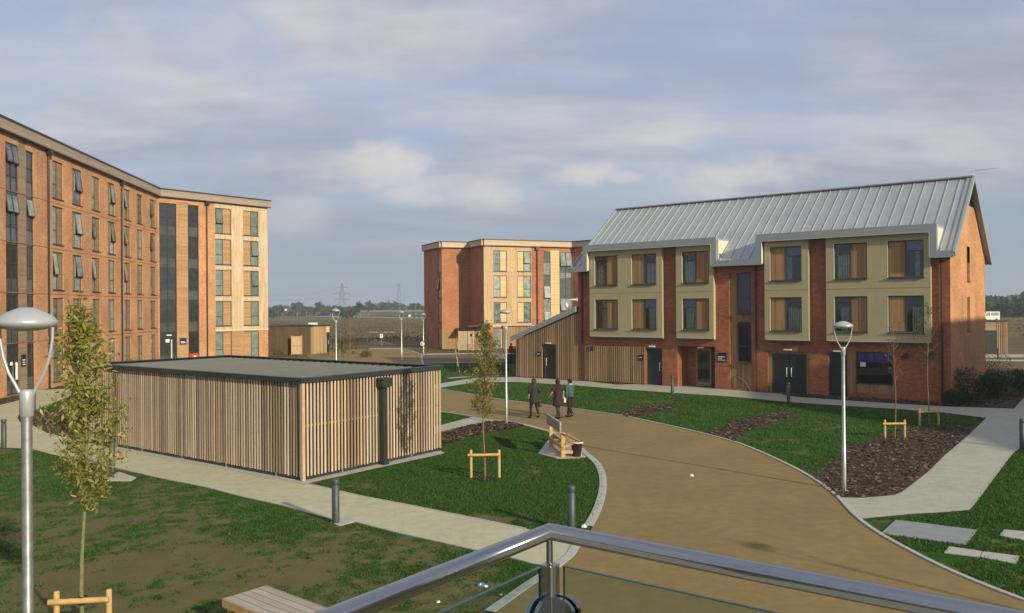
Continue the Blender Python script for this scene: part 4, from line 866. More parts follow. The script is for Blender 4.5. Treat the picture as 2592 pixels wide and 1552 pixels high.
# bin store beyond the slatted store: left side's shade put into dark boards, lit side right
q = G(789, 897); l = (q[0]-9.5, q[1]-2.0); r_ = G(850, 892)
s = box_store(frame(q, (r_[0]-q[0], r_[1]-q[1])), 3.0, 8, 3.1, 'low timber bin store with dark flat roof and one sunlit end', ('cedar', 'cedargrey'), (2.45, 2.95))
lf = frame(l, (q[0]-l[0], q[1]-l[1])); S2 = root('timber_store', (*l, 0), 0, 'brown store front with shade in its board colour, pale braced gate, left of sunlit store', 'shed')
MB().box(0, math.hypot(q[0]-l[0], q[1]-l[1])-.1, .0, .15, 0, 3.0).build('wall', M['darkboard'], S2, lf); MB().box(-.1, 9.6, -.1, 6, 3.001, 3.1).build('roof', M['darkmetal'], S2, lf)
def gate(FX, w, h, lab):
    g = root('gate', tuple(FX.translation), 0, lab, 'gate'); MB().box(.06, w-.06, .02, .05, .05, h).build('boarding', M['cedar'], g, FX)
    m = MB(); m.box(0, .09, -.03, .04, 0, h+.06).box(w-.09, w, -.03, .04, 0, h+.06).box(.09, w-.09, -.02, .019, h-.1, h).box(.09, w-.09, -.02, .019, .06, .15).box(.09, w-.09, -.02, .019, h/2-.05, h/2+.05).beam((.1, -.01, .12), (w-.1, -.01, h/2), .09, .03).beam((.1, -.01, h/2), (w-.1, -.01, h-.1), .09, .03); m.build('bracing', M['stake'], g, FX)
g1 = G(741, 898); gate(frame((g1[0], g1[1]-.6), (1, .1)), 1.15, 2.0, 'pale timber gate with diagonal braces before dark store')
fz = [G(652, 896), G(720, 893)]; ff = frame(fz[0], (fz[1][0]-fz[0][0], fz[1][1]-fz[0][1])); T = root('timber_fence', (*fz[0], 0), 0, 'close boarded timber fence behind scrub at corner of tall hall', 'fence')
m = MB(); random.seed(5)
for i in range(26): m.box(i*.11, i*.11+.095, 0, .03, .05, 1.75+random.uniform(-.03, .03))
m.build('boards', M['batten'], T, ff); [MB().box(i*1.4, i*1.4+.1, .04, .14, 0, 1.95).build('post', M['stake'], T, ff) for i in range(3)]
# fence in front of the far hall
c0, c1 = G(1160, 889), G(1222, 889); fc = frame(c0, (c1[0]-c0[0]+.5, c1[1]-c0[1]+.3)); T = root('timber_fence', (*c0, 0), 0, 'sunlit vertical timber screen fence in front of distant block', 'fence')
m = MB(); [m.box(i*.14, i*.14+.12, 0, .03, .1, 2.25) for i in range(24)]; m.build('boards', M['slat'], T, fc); [MB().box(i*1.6, i*1.6+.1, -.06, -.002, 0, 2.3).build('post', M['stake'], T, fc) for i in range(3)]
MB().box(1.35, 1.65, -.03, -.004, 1.65, 1.95).build('notice', M['signdark'], T, fc); MB().box(1.95, 2.2, -.03, -.004, 1.6, 1.9).build('notice', M['signdark'], T, fc)
h0 = G(2484, 896); box_store(frame((h0[0]-1.5, h0[1]), (1, -.08)), 3.9, 4, 3.3, 'small timber store with dark green door beyond the gable, at right edge', ('cedargrey', 'cedargrey'), (1.5, 2.85))
h1 = G(1256, 885); Cs = box_store(frame((h1[0]+.8, h1[1]), (1, .35)), 3.4, 3, 2.75, 'small batten clad store between lamp post and distant block', ('cedarB', 'cedarB'))
# ============================================================ street lamps
def lamp_mesh(H=4.6):
    L = bpy.data.objects.new('street_lamp', None); COL.objects.link(L)
    p = MB(); p.lathe([(.055, 0), (.055, 1.2), (.045, 1.22), (.045, H-.92)], 0, 0, 14).box(-.09, .09, -.09, .09, 0, .015); p.build('pole', M['galv'], L)
    MB().lathe([(.046, H-.93), (.058, H-.92), (.058, H-.72), (.05, H-.70), (.001, H-.698)], 0, 0, 16).build('collar', M['lamphead'], L)
    for s in (-1, 1):
        MB().tube([(s*.045, 0, H-.76), (s*.10, 0, H-.66), (s*.165, 0, H-.55), (s*.21, 0, H-.42), (s*.235, 0, H-.28), (s*.24, 0, H-.17)], [.017, .015, .014, .013, .013, .013], 8).build('arm', M['lamphead'], L)
    h = MB().lathe([(.001, H), (.05, H-.002), (.09, H-.016), (.16, H-.045), (.22, H-.082), (.248, H-.115), (.252, H-.135), (.24, H-.155), (.20, H-.175)], 0, 0, 32).build('lamp_head', M['lamphead'], L)
    MB().lathe([(.20, H-.174), (.15, H-.19), (.08, H-.20), (.001, H-.203)], 0, 0, 24).build('diffuser', M['lampwhite'], h)
    return L
def top_h(py_top, px, x, y):
    r = ray(px, py_top); return CH+r[2]*(y/r[1])
lamp0 = None
GL = 'street lamps along the paths'
for i, (px, pt, X, Y, lab, rz) in enumerate([
    (66, 778, None, 7.3, 'nearest street lamp, large round head at left edge of view', 0),
    (1280, 782, *G(1282, 1074), 'street lamp standing in bark bed beside the staked young tree', .3),
    (2130, 813, *G(2137, 1242), 'street lamp at the tip of large bark bed by the pale path', .1),
    (1072, 793, *G(1072, 900), 'lamp post carrying a round white sign, left of distant block', 0),
    (1016, 787, at(1016, 73), 73, 'lamp post in the far road bend, between two other posts', 0),
    (850, 781, at(850, 50), 50, 'lamp post just behind the slatted store roof, near bare tree', 0)]):
    X = at(px, Y) if X is None else X
    if lamp0 is None: lamp0 = lamp_mesh(); o = lamp0
    else: o = copy_tree(lamp0)
    h = top_h(pt, px, X, Y); place(o, (X, Y, 0), rz, (1, 1, h/4.6), lab, GL, 'street lamp')
place(copy_tree(lamp0), (12.6, 7.6, 0), 0, 1, 'street lamp outside the right edge, only its shadow shows on the road', GL, 'street lamp')
# ============================================================ bollards
def bollard_mesh():
    L = bpy.data.objects.new('bollard', None); COL.objects.link(L)
    MB().lathe([(.085, 0), (.085, .84), (.078, .845), (.078, .86)], 0, 0, 18).build('post', M['bollard'], L)
    MB().lathe([(.07, .86), (.07, .90)], 0, 0, 16).build('light_ring', M['frame'], L)
    MB().lathe([(.088, .90), (.09, .91), (.09, .985), (.08, .998), (.001, 1.0)], 0, 0, 18).build('cap', M['bollard'], L); return L
b0 = None
for px, py, lab in ((850, 1324, 'bollard on pale slab in the middle of the left path edge'), (1447, 1347, 'bollard right behind the handrail corner, on island lawn'), (284, 1194, 'bollard at left path edge between tree crown and slatted store'),
                    (10, 1133, 'leftmost bollard, at far left edge beside the pale path'), (86, 1036, 'bollard just behind the nearest lamp post, at path fork'), (1702, 997, 'bollard before the recessed entrance of metal roofed hall'), (1996, 1018, 'bollard in front of the double doors'),
                    (2588, 1136, 'bollard at right edge of view beside the shaded path'), (2573, 977, 'far bollard in dark shrubs beyond the gable'), (512, 938, 'bollard by red board at tall hall, half hidden by store roof'), (1265, 896, 'thin dark bollard beyond the young tree, near distant block'), (2527, 910, 'small bollard in front of the far green door')):
    if b0 is None: b0 = bollard_mesh(); o = b0
    else: o = copy_tree(b0)
    x, y = G(px, py); place(o, (x, y, 0), 0, 1, lab, 'dark grey bollards beside the paths', 'bollard')
# cycle hoop
hx, hy = G(1857, 987); h2 = G(1900, 991); mb = MB(); pts = []
dx, dy = h2[0]-hx, h2[1]-hy
for t, zz in ((0, 0), (0, .35), (0.0, .72), (.04, .78), (.12, .80), (.35, .75), (.6, .6), (.8, .40), (.93, .18), (1, 0)): pts.append((hx+dx*t, hy+dy*t, zz))
tag(mb.tube(pts, .028, 8).build('cycle_hoop', M['steel']), 'curved stainless hoop stand outside the hall entrance', 'bike rack')
# ============================================================ trees
def leaves(name, C, ln, wd, mat, par, hang=.5, seed=1, out=None):
    rs = np.random.RandomState(seed); n = len(C); C = np.array(C)
    d = rs.normal(size=(n, 3)); d[:, 2] -= hang; d /= np.linalg.norm(d, axis=1)[:, None]
    u = rs.normal(size=(n, 3)); s = np.cross(d, u); s /= np.linalg.norm(s, axis=1)[:, None]
    L = (ln*rs.uniform(.6, 1.3, n))[:, None]; W = (wd*rs.uniform(.7, 1.2, n))[:, None]
    V = np.stack([C, C+d*L*.45+s*W*.5, C+d*L, C+d*L*.45-s*W*.5], 1).reshape(-1, 3)
    me = bpy.data.meshes.new(name); me.vertices.add(len(V)); me.vertices.foreach_set('co', V.ravel()); me.loops.add(len(V)); me.loops.foreach_set('vertex_index', np.arange(len(V)))
    me.polygons.add(n); me.polygons.foreach_set('loop_start', np.arange(0, len(V), 4)); me.update(); me.validate(); me.materials.append(mat)
    o = bpy.data.objects.new(name, me); COL.objects.link(o); o.parent = par; return o
def young_tree(loc, H, z0, prof, nleaf, ln, wd, leafm, barkm, label, tr=.035, seed=1, lean=(0, 0), nbr=26, forks=((0, 0),)):
    """prof: list of (height fraction of crown, radius)"""
    T = root('young_tree', (*loc, 0), 0, label, 'tree', 'young staked trees'); rs = random.Random(seed)
    tk = MB(); n = 12; top = H*.97; px = lambda z: lean[0]*z/H+.035*math.sin(z*1.7+seed); py = lambda z: lean[1]*z/H+.03*math.cos(z*1.3+seed)
    tk.tube([(px(top*i/n)-px(0), py(top*i/n)-py(0), top*i/n) for i in range(n+1)], [tr*(1-.85*i/n) for i in range(n+1)], 8)
    C = []; br = MB(); pr = lambda f: np.interp(f, [p[0] for p in prof], [p[1] for p in prof])
    for b in range(nbr):
        f = (b+.5)/nbr*.95; zb = z0+(H-z0)*f*.92-.05; a = b*2.399+rs.uniform(-.4, .4); r = pr(min(1, f+.12))*rs.uniform(.75, 1.1); L = max(.12, r)
        bx, by = px(zb)-px(0), py(zb)-py(0); ex, ey, ez = bx+math.cos(a)*L, by+math.sin(a)*L, zb+L*rs.uniform(.9, 1.6)
        ez = min(ez, H)
        m1 = (bx+(ex-bx)*.45, by+(ey-by)*.45, zb+(ez-zb)*.35)
        cl = [rs.uniform(.3, .55), rs.uniform(.6, .85), rs.uniform(.85, 1.05)]
        br.tube([(bx, by, zb), m1, (ex, ey, ez)], [tr*.28, tr*.18, tr*.06], 5, False)
        for k in range(int(nleaf/nbr)):
            t = (rs.uniform(.1, 1.05) if rs.random() < .35 else cl[rs.randrange(3)]+rs.uniform(-.09, .09))
            if t < .45: q = [bx+(m1[0]-bx)*t/.45, by+(m1[1]-by)*t/.45, zb+(m1[2]-zb)*t/.45]
            else: q = [m1[0]+(ex-m1[0])*(t-.45)/.55, m1[1]+(ey-m1[1])*(t-.45)/.55, m1[2]+(ez-m1[2])*(t-.45)/.55]
            sp = .055 if t > .5 else .045
            C.append([q[0]+rs.gauss(0, sp), q[1]+rs.gauss(0, sp), q[2]+rs.gauss(0, sp)*1.1])
    tr_ = tk.build('trunk', M[barkm], T); br.build('branches', M[barkm], T); leaves('crown', C, ln, wd, M[leafm], T, .6, seed); return T
def stakes(loc, w, h, ang, label, low=0):
    S = root('tree_support', (*loc, 0), ang, label, 'tree stake', 'round timber tree stakes')
    for s in (-1, 1): MB().lathe([(.04, 0), (.04, h-.01), (.034, h), (.001, h+.003)], s*w/2, 0, 12).build('post', M['stake'], S)
    r = MB(); r.tube([(-w/2-.09, -.05, h-.14), (w/2+.02, -.05, h-.13)], .042, 10); r.build('crossbar', M['stake'], S)
    MB().lathe([(.055, h-.2), (.06, h-.19), (.06, h-.09), (.055, h-.08)], 0, -.0, 10).build('tie', M['pipe'], S); return S
t1 = (at(207, 11.7), 11.7)
young_tree(t1, 5.3, 1.95, [(0, .10), (.1, .32), (.22, .50), (.34, .58), (.52, .54), (.585, .24), (.66, .26), (.74, .37), (.85, .28), (.95, .13), (1, .03)], 4000, .10, .034, 'leafolive', 'barkgreen', 'tall young tree with olive autumn leaves beside the nearest lamp post', .033, 3, (0, 0), 44)
stakes((t1[0], t1[1]-.02), .72, .82, .1, 'stake frame around the tall young tree, cut by bottom edge')
t2 = G(1228, 1210)
young_tree(t2, 4.75, 1.75, [(0, .08), (.12, .25), (.3, .42), (.5, .52), (.62, .38), (.75, .32), (.9, .20), (1, .04)], 3300, .09, .034, 'leafrust', 'bark', 'young tree with thin rust tinged crown on the island lawn', .030, 8, (.06, 0), 30)
stakes(t2, .80, .80, .0, 'stake frame with crossbar in the middle of the island lawn')
t3 = G(2265, 1110); young_tree(t3, 4.6, 2.1, [(0, .15), (.4, .4), (.8, .25), (1, .05)], 230, .07, .03, 'leafrust', 'bark', 'almost bare thin tree in the bark bed beside the right lamp', .026, 12, (-.05, 0), 16)
stakes(t3, .72, .68, 0, 'stake frame in the large bark bed, the sunlit one')
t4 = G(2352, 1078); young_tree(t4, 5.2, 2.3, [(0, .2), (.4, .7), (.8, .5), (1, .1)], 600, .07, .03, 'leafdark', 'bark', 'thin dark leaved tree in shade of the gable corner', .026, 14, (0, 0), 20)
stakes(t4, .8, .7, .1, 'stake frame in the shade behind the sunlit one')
for px, py, h, lab, lm, nl in ((1158, 942, 2.9, 'small bare sapling leaning on its stake, on the far lawn', 'leafbrown', 90), (885, 915, 5.6, 'slender sparse tree behind the slatted store, beside sunlit bin store', 'leafbrown', 420), (345, 915, 4.6, 'thin red leaved tree in front of tall hall, left of its bend', 'leafrust', 380), (240, 958, 4.2, 'slim brownish tree close to the tall hall behind slatted store', 'leafbrown', 260), (1188, 940, 2.2, 'tiny reddish sapling near distant fence', 'leafrust', 90)):
    yb = G(px, py); young_tree(yb, h, h*.35, [(0, .3), (.4, .7), (.8, .5), (1, .1)], nl, .09, .04, lm, 'bark', lab, .035, px, (0, 0), 18)
for (a, b, h, dx) in ((1083, 926, 1.6, -.25), (1163, 942, 1.9, -.3), (352, 922, 2.2, -.5)):
    x, y = G(a, b); tag(MB().tube([(x, y, 0), (x+dx*.5*h/1.6, y, h*.5), (x+dx*h/1.6, y, h)], .035, 8).build('tree_stake', M['stake']), {1083: 'leaning pale stake by the far road bend', 1163: 'leaning pale stake beside bare sapling on far lawn', 352: 'leaning pale stake in front of the tall hall'}[a], 'tree stake')
def shrub(px, py, w, h, n, mat, lab, grp='shrubs', ln=.09, seed=None, cat='shrub'):
    x, y = G(px, py); rs = np.random.RandomState(seed or px); T = root('shrub', (x, y, 0), 0, lab, cat, grp)
    st = MB(); C = []
    k = 7
    cs = [(rs.uniform(-w*.35, w*.35), rs.uniform(-w*.25, w*.25), h*rs.uniform(.35, .75), rs.uniform(.25, .45)*min(w, h*1.4)) for _ in range(k)]
    for cx, cy, cz, r in cs: st.tube([(cx*.3, cy*.3, 0), (cx, cy, cz)], [.02, .008], 4, False)
    for _ in range(n):
        cx, cy, cz, r = cs[rs.randint(k)]; d = rs.normal(size=3); d /= np.linalg.norm(d); rr = r*rs.uniform(.35, 1.05)**.6
        C.append([cx+d[0]*rr, cy+d[1]*rr, max(.03, cz+d[2]*rr*.8)])
    st.build('stems', M['bark'], T); leaves('foliage', C, ln, ln*.5, M[mat], T, .2, px); return T
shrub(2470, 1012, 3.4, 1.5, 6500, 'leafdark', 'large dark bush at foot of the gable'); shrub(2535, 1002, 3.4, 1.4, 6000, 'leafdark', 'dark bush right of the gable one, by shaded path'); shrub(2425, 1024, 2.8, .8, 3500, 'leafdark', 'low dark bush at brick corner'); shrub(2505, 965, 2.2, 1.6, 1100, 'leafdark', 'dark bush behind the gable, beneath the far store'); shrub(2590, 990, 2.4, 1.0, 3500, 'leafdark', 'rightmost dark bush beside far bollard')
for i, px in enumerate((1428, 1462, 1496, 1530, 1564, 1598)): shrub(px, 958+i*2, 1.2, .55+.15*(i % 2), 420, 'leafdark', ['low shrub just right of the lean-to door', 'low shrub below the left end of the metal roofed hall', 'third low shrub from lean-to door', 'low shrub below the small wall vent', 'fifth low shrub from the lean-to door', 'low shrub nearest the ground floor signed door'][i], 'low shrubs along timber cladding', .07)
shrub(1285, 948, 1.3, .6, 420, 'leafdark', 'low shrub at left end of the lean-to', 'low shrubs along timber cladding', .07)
for px, py, w, h, lab in ((655, 905, 3.0, 1.7, 'brown scrub bush at right corner of tall hall'), (700, 905, 2.4, .9, 'brown scrub bush in front of boarded fence'), (590, 905, 3.0, 1.0, 'low brown scrub under ground floor windows of tall hall'), (866, 905, 1.2, 2.4, 'tall wispy brown bush beside the sunlit bin store'), (905, 895, 2.2, 1.6, 'wispy brown bush at edge of the far road'), (925, 905, 1.2, .7, 'small brown bush nearest the road bend'), (210, 962, 2.4, 1.0, 'dark scrub at foot of tall hall near pale path'), (15, 990, 2.8, 1.1, 'green brown bush under the leftmost stair window'), (320, 940, 2.6, .9, 'low scrub behind slatted store in front of tall hall')):
    shrub(px, py, w, h, 500, 'leafbrown' if px not in (15,) else 'leafdark', lab, 'brown scrub bushes', .14)
# ============================================================ bench, bin, table, litter
def bench():
    p1 = G(1420, 1154); p2 = G(1394, 1132); ax = Vector((p1[0]-p2[0], p1[1]-p2[1])).normalized()
    F = frame(p2, (ax.x, ax.y)); Bn = root('park_bench', (*p2, 0), 0, 'timber bench with sloping grey back panel at the kerb of island lawn', 'bench')
    w = math.hypot(p1[0]-p2[0], p1[1]-p2[1])*1.15; 
    for x in (0, w): 
        MB().box(x-.06, x+.06, -.05, .07, 0, .80).build('leg', M['stake'], Bn, F); MB().box(x-.06, x+.06, .50, .62, 0, .40).build('leg', M['stake'], Bn, F)
        MB().box(x-.05, x+.05, .07, .50, .12, .22).build('brace', M['stake'], Bn, F)
    MB().box(-.1, w+.1, .08, .66, .402, .47).build('seat', M['benchwood'], Bn, F)
    MB().beam((-.12, -.09, .98), (w+.12, -.09, .98), .05, .34).build('backrest', M['greywood'], Bn, F); MB().box(-.06, w+.06, -.04, .02, .25, .36).build('rail', M['stake'], Bn, F)
    MB().beam((w+.1, -.02, .78), (w+.1, .5, .5), .03, .03).build('arm', M['darkmetal'], Bn, F)
bench()
x, y = G(1460, 1156); pb = root('litter_bin', (x, y, 0), 0, 'small maroon tapered bin beside the bench', 'bin')
MB().lathe([(.13, .0), (.14, .01), (.19, .44), (.205, .45), (.205, .48), (.18, .48), (.17, .3), (.001, .28)], 0, 0, 18).build('bucket', M['pot'], pb); MB().lathe([(.206, .452), (.214, .455), (.214, .485), (.206, .49)], 0, 0, 18).build('rim', M['paper'], pb)
def table():
    z = .5; a, b, c = G(678, 1483, z), G(565, 1515, z), G(819, 1535, z); u = Vector((c[0]-a[0], c[1]-a[1])).normalized(); w = math.hypot(b[0]-a[0], b[1]-a[1])
    F = frame(b, (u.x, u.y)); T = root('timber_bench', (*b, 0), 0, 'broad backless bench with silvered planks, cut by bottom edge near handrail', 'bench')
    MB().box(0, 1.9, 0, w, z-.06, z).build('seat', M['greywood'], T, F); MB().box(.0, 1.9, -.02, -.001, z-.12, z+.0).build('apron', M['stake'], T, F)
    for x in (.06, 1.72):
        for yy in (.03, w-.15): MB().box(x, x+.12, yy, yy+.12, 0, z-.061).build('leg', M['stake'], T, F)
table()
def blob(name, px, py, r, mat, lab, cat, sz=1):
    x, y = G(px, py); random.seed(px); m = MB(); vs = []
    n = 9
    for i in range(4):
        for k in range(n): t = 6.283*k/n; rr = r*(1, .9, .5, .05)[i]*random.uniform(.7, 1.2); vs.append((x+math.cos(t)*rr, y+math.sin(t)*rr, .012+sz*r*(0, .3, .55, .6)[i]*random.uniform(.7, 1.3)))
    m.add(vs, [(i*n+k, i*n+(k+1) % n, (i+1)*n+(k+1) % n, (i+1)*n+k) for i in range(3) for k in range(n)]); tag(m.build(name, mat), lab, cat)
blob('crumpled_paper', 1751, 1206, .07, M['paper'], 'crumpled white paper lying on the tan road', 'litter'); blob('crisp_packet', 1218, 1484, .07, M['bluefoil'], 'blue and white wrapper on grass left of the handrail', 'litter'); blob('wrapper', 1230, 1487, .04, M['paper'], 'small white scrap beside the blue wrapper', 'litter')
blob('plastic_cup', 1478, 1336, .075, M['paper'], 'white cup lying on the kerb by the near bollard', 'litter', 1.3); blob('pink_wrapper', 1268, 1508, .035, M['pink'], 'tiny pink scrap on grass behind glass panel', 'litter'); blob('crumpled_paper', 1110, 1526, .035, M['paper'], 'tiny white scrap in the near lawn', 'litter')
# ============================================================ balcony rail
def rail():
    C0 = Vector((.104, 2.35, 4.20)); dr = Vector((.8, -.6, 0)); dl = Vector((-.6, -.8, 0)); Rr = .0245
    Rt = root('balcony_railing', (C0.x, C0.y, 3.1), 0, 'stainless tube handrail with glass panels meeting at balcony corner', 'railing'); I = Matrix.Identity(4)
    MB().tube([C0+dl*2.8, C0+dl*.6, C0, C0+dr*.6, C0+dr*3.4], Rr, 32).build('handrail', M['steel'], Rt, I)
    MB().lathe([(.0095, 4.108), (.0095, 4.18)], C0.x, C0.y, 16).build('stem', M['steel'], Rt, I)
    F = frame((C0.x, C0.y), (dr.x, dr.y)); pm = MB(); s = .022
    # square post with eased corners
    pr = [(-s+.004, -s), (s-.004, -s), (s, -s+.004), (s, s-.004), (s-.004, s), (-s+.004, s), (-s, s-.004), (-s, -s+.004)]
    pm.prism(pr, 3.1, 4.105); pm.build('post', M['steeld'], Rt, F)
    # glass panels in the plane of each rail, held by D-shaped clamps
    for k, (x0, x1, d) in enumerate(((.05, 3.2, dr), (.05, 2.7, dl))):
        FX = frame((C0.x, C0.y), (d.x, d.y)); g = MB().box(x0, x1, -.005, .005, 3.25, 4.108).build('glass_panel', M['balglass'], Rt, FX); MB().box(x0, x1, -.0052, .0052, 4.1082, 4.1105).box(x0-.0012, x0-.0002, -.005, .005, 3.25, 4.108).build('glass_edge', M['glassedge'], g, FX)
        for y0, y1 in ((-.020, -.0075), (.0075, .020)):
            D = [(.022, 3.93), (.022, 4.02)]+[(.045+.05*math.sin(t), 3.975+.045*math.cos(t)) for t in np.linspace(0, math.pi, 12)]
            m = MB(); m.yprism([(a, b) for a, b in D], y0, y1); m.build('glass_clamp', M['steel'], Rt, FX)
        MB().box(.0225, .055, -.0073, .0073, 3.935, 4.015).build('clamp_gasket', M['pipe'], Rt, FX)
    struct('balcony_floor', MB().prism([(C0.x, C0.y+.05), (C0.x+dl.x*3, C0.y+dl.y*3), (C0.x-1.8, -4), (C0.x+3.0, -4), (C0.x+dr.x*3.6, C0.y+dr.y*3.6)], 2.9, 3.1), M['concrete'])
rail()
# ============================================================ people
def skinned(name, joints, bones, par, mat, lv=2):
    idx = {k: i for i, k in enumerate(joints)}; me = bpy.data.meshes.new(name); me.from_pydata([j[:3] for j in joints.values()], [(idx[a], idx[b]) for a, b in bones], [])
    o = bpy.data.objects.new(name, me); COL.objects.link(o); md = o.modifiers.new('skin', 'SKIN'); md.use_smooth_shade = True
    for i, j in enumerate(joints.values()): v = me.skin_vertices[0].data[i]; v.radius = (j[3], j[4] if len(j) > 4 else j[3]); v.use_root = (i == 0)
    sb = o.modifiers.new('sub', 'SUBSURF'); sb.levels = lv; sb.render_levels = lv
    dg = bpy.context.evaluated_depsgraph_get(); dg.update(); nm = bpy.data.meshes.new_from_object(o.evaluated_get(dg)); o.modifiers.clear(); o.data = nm; nm.materials.clear(); nm.materials.append(mat)
    for p in nm.polygons: p.use_smooth = True
    if par: o.parent = par
    return o
def person(loc, head, H, stride, kind, label, arms, coat=None):
    """local +y is the walking direction; built at 1.72 m then scaled. stride: (left foot y, right foot y); arms: elbow/wrist per side"""
    P = {}; lf, rf = stride
    P['pelvis'] = (0, 0, .93, .125, .10); P['waist'] = (0, 0, 1.08, .11, .09); P['chest'] = (0, .01, 1.28, .13, .095); P['neck'] = (0, .01, 1.46, .052); P['jaw'] = (0, .03, 1.535, .062); P['skull'] = (0, .02, 1.62, .088, .095); P['crown'] = (0, .02, 1.68, .05)
    bones = [('pelvis', 'waist'), ('waist', 'chest'), ('chest', 'neck'), ('neck', 'jaw'), ('jaw', 'skull'), ('skull', 'crown')]
    for s, n, fy in ((-1, 'L', lf), (1, 'R', rf)):
        lift = .10 if fy < -.2 else 0
        P['hip'+n] = (s*.09, 0, .88, .07); P['knee'+n] = (s*.095, fy*.42+.05, .48+lift*.2, .042); P['ankle'+n] = (s*.09, fy-.02, .09+lift, .03); P['toe'+n] = (s*.095, fy+.14, .035+lift*.35, .032, .022)
        bones += [('pelvis', 'hip'+n), ('hip'+n, 'knee'+n), ('knee'+n, 'ankle'+n), ('ankle'+n, 'toe'+n)]
        e, w = arms[n]; P['sh'+n] = (s*.17, 0, 1.40, .055); P['el'+n] = (*e, .038); P['wr'+n] = (*w, .025); h = Vector(w)+(Vector(w)-Vector(e)).normalized()*.07; P['palm'+n] = (*h, .026, .016)
        bones += [('chest', 'sh'+n), ('sh'+n, 'el'+n), ('el'+n, 'wr'+n), ('wr'+n, 'palm'+n)]
    b = skinned('person', P, bones, None, M['skin']); b.location = (*loc, 0); b.rotation_euler = (0, 0, head); sc = H/1.73; b.scale = (sc, sc, sc); tag(b, label, 'person', None)
    # ears and nose; fingers as small chains closing towards the palm
    f = MB(); f.tube([(0, .105, 1.62), (0, .135, 1.585), (0, .115, 1.575)], [.008, .014, .008], 6); [f.tube([(s*.09, .0, 1.64), (s*.1, -.005, 1.61), (s*.09, .005, 1.58)], [.008, .014, .006], 6) for s in (-1, 1)]; f.build('ears_and_nose', M['skin'], b)
    for n in 'LR':
        e, w = (Vector(q) for q in arms[n]); d = (w-e).normalized(); pal = w+d*.085; side = Vector((0, 1, 0)); inn = Vector((1 if n == 'L' else -1, 0, 0)); g = MB()
        for k in range(4): o_ = pal+side*(k-1.5)*.018; L_ = (.062, .072, .068, .055)[k]; g.tube([o_, o_+d*L_*.5, o_+d*L_*.85+inn*.015, o_+d*L_+inn*.032], [.0085, .008, .0075, .006], 6)
        g.tube([w+d*.03+side*.02, w+d*.06+side*.045, w+d*.095+side*.05+inn*.01], [.010, .009, .007], 6); g.build('fingers', M['skin'], b)
    legs = MB()
    for n in 'LR':
        a, k, an, t = (Vector(P[q+n][:3]) for q in ('hip', 'knee', 'ankle', 'toe')); r = kind['leg_r']; legs.tube([a+Vector((0, 0, .08)), a, (a+k)/2, k, (k+an)/2, an+Vector((0, 0, .01))], [.10, .098, .082, .062*r, .058*r, .048*r], 12)
        s = MB(); s.tube([an+Vector((0, -.05, -.045)), an+Vector((0, -.02, -.04)), (an+t)/2+Vector((0, 0, -.01)), t+Vector((0, .03, 0)), t+Vector((0, .06, 0))], [.022, .046, .044, .04, .02], 10, True, .8); s.build('shoe', cloth(*kind['shoe']), b)
    legs.rings([(0, 0, .84, .145, .115), (0, 0, .95, .155, .12), (0, 0, 1.04, .145, .11)], 14); legs.build('trousers', cloth(*kind['leg']), b)
    tp = MB(); tp.rings([tuple(q) for q in kind['top_rings']], 18)
    for n in 'LR':
        s_, e, w = (Vector(q) for q in (P['sh'+n][:3], arms[n][0], arms[n][1])); sg = -1 if n == 'L' else 1
        pts = [Vector((sg*.09, 0, 1.42)), s_+Vector((0, 0, .005)), (s_+e)/2, e]; rr = [.075, .075, .062, .055]
        if kind['sleeve'] == 'short': pts = pts[:3]+[s_+(e-s_)*.8]; rr = [.075, .075, .066, .062]
        elif kind['sleeve'] == 'elbow': pts.append(e+(w-e)*.15); rr.append(.052)
        else: pts += [(e+w)/2, w]; rr += [.05, .042]
        tp.tube(pts, rr, 12)
    tp.build('top', cloth(*kind['top']), b); hm = cloth(*kind['hair'])
    h = MB(); h.rings([tuple(q) for q in kind['hair_rings']], 16); h.build('hair', hm, b); return b
def A_(s, ex, ey, ez, wx, wy, wz): return ((s*ex, ey, ez), (s*wx, wy, wz))
top_long = [(0, 0, .68, .21, .165), (0, 0, .72, .21, .165), (0, -.01, .88, .195, .155), (0, 0, 1.06, .165, .13), (0, 0, 1.25, .19, .135), (0, 0, 1.38, .185, .12), (0, 0, 1.45, .11, .085), (0, .01, 1.49, .055, .055)]
hl = math.atan2(.45, .9)   # heading slightly to the left of straight away
p = G(1352, 1060)
w1 = person(p, hl, 1.76, (.16, -.26), dict(leg=('black_leggings', (.015, .016, .018)), leg_r=.95, shoe=('black_shoe', (.012, .012, .012)), sleeve='elbow', top=('charcoal_coat', (.022, .026, .03)), top_rings=top_long, hair=('brown_hair', (.06, .03, .02)),
    hair_rings=[(0, -.06, 1.20, .07, .03), (0, -.075, 1.26, .11, .05), (0, -.06, 1.38, .125, .06), (0, -.04, 1.48, .115, .075), (0, -.01, 1.58, .11, .095), (0, 0, 1.66, .105, .10), (0, .005, 1.71, .08, .08), (0, .01, 1.735, .03, .03)]),
    'person with long brown hair in charcoal coat, leftmost of three walkers', {'L': A_(-1, .24, -.02, 1.13, .22, .08, .90), 'R': A_(1, .27, -.05, 1.14, .29, .10, 1.0)})
p = G(1412, 1062)
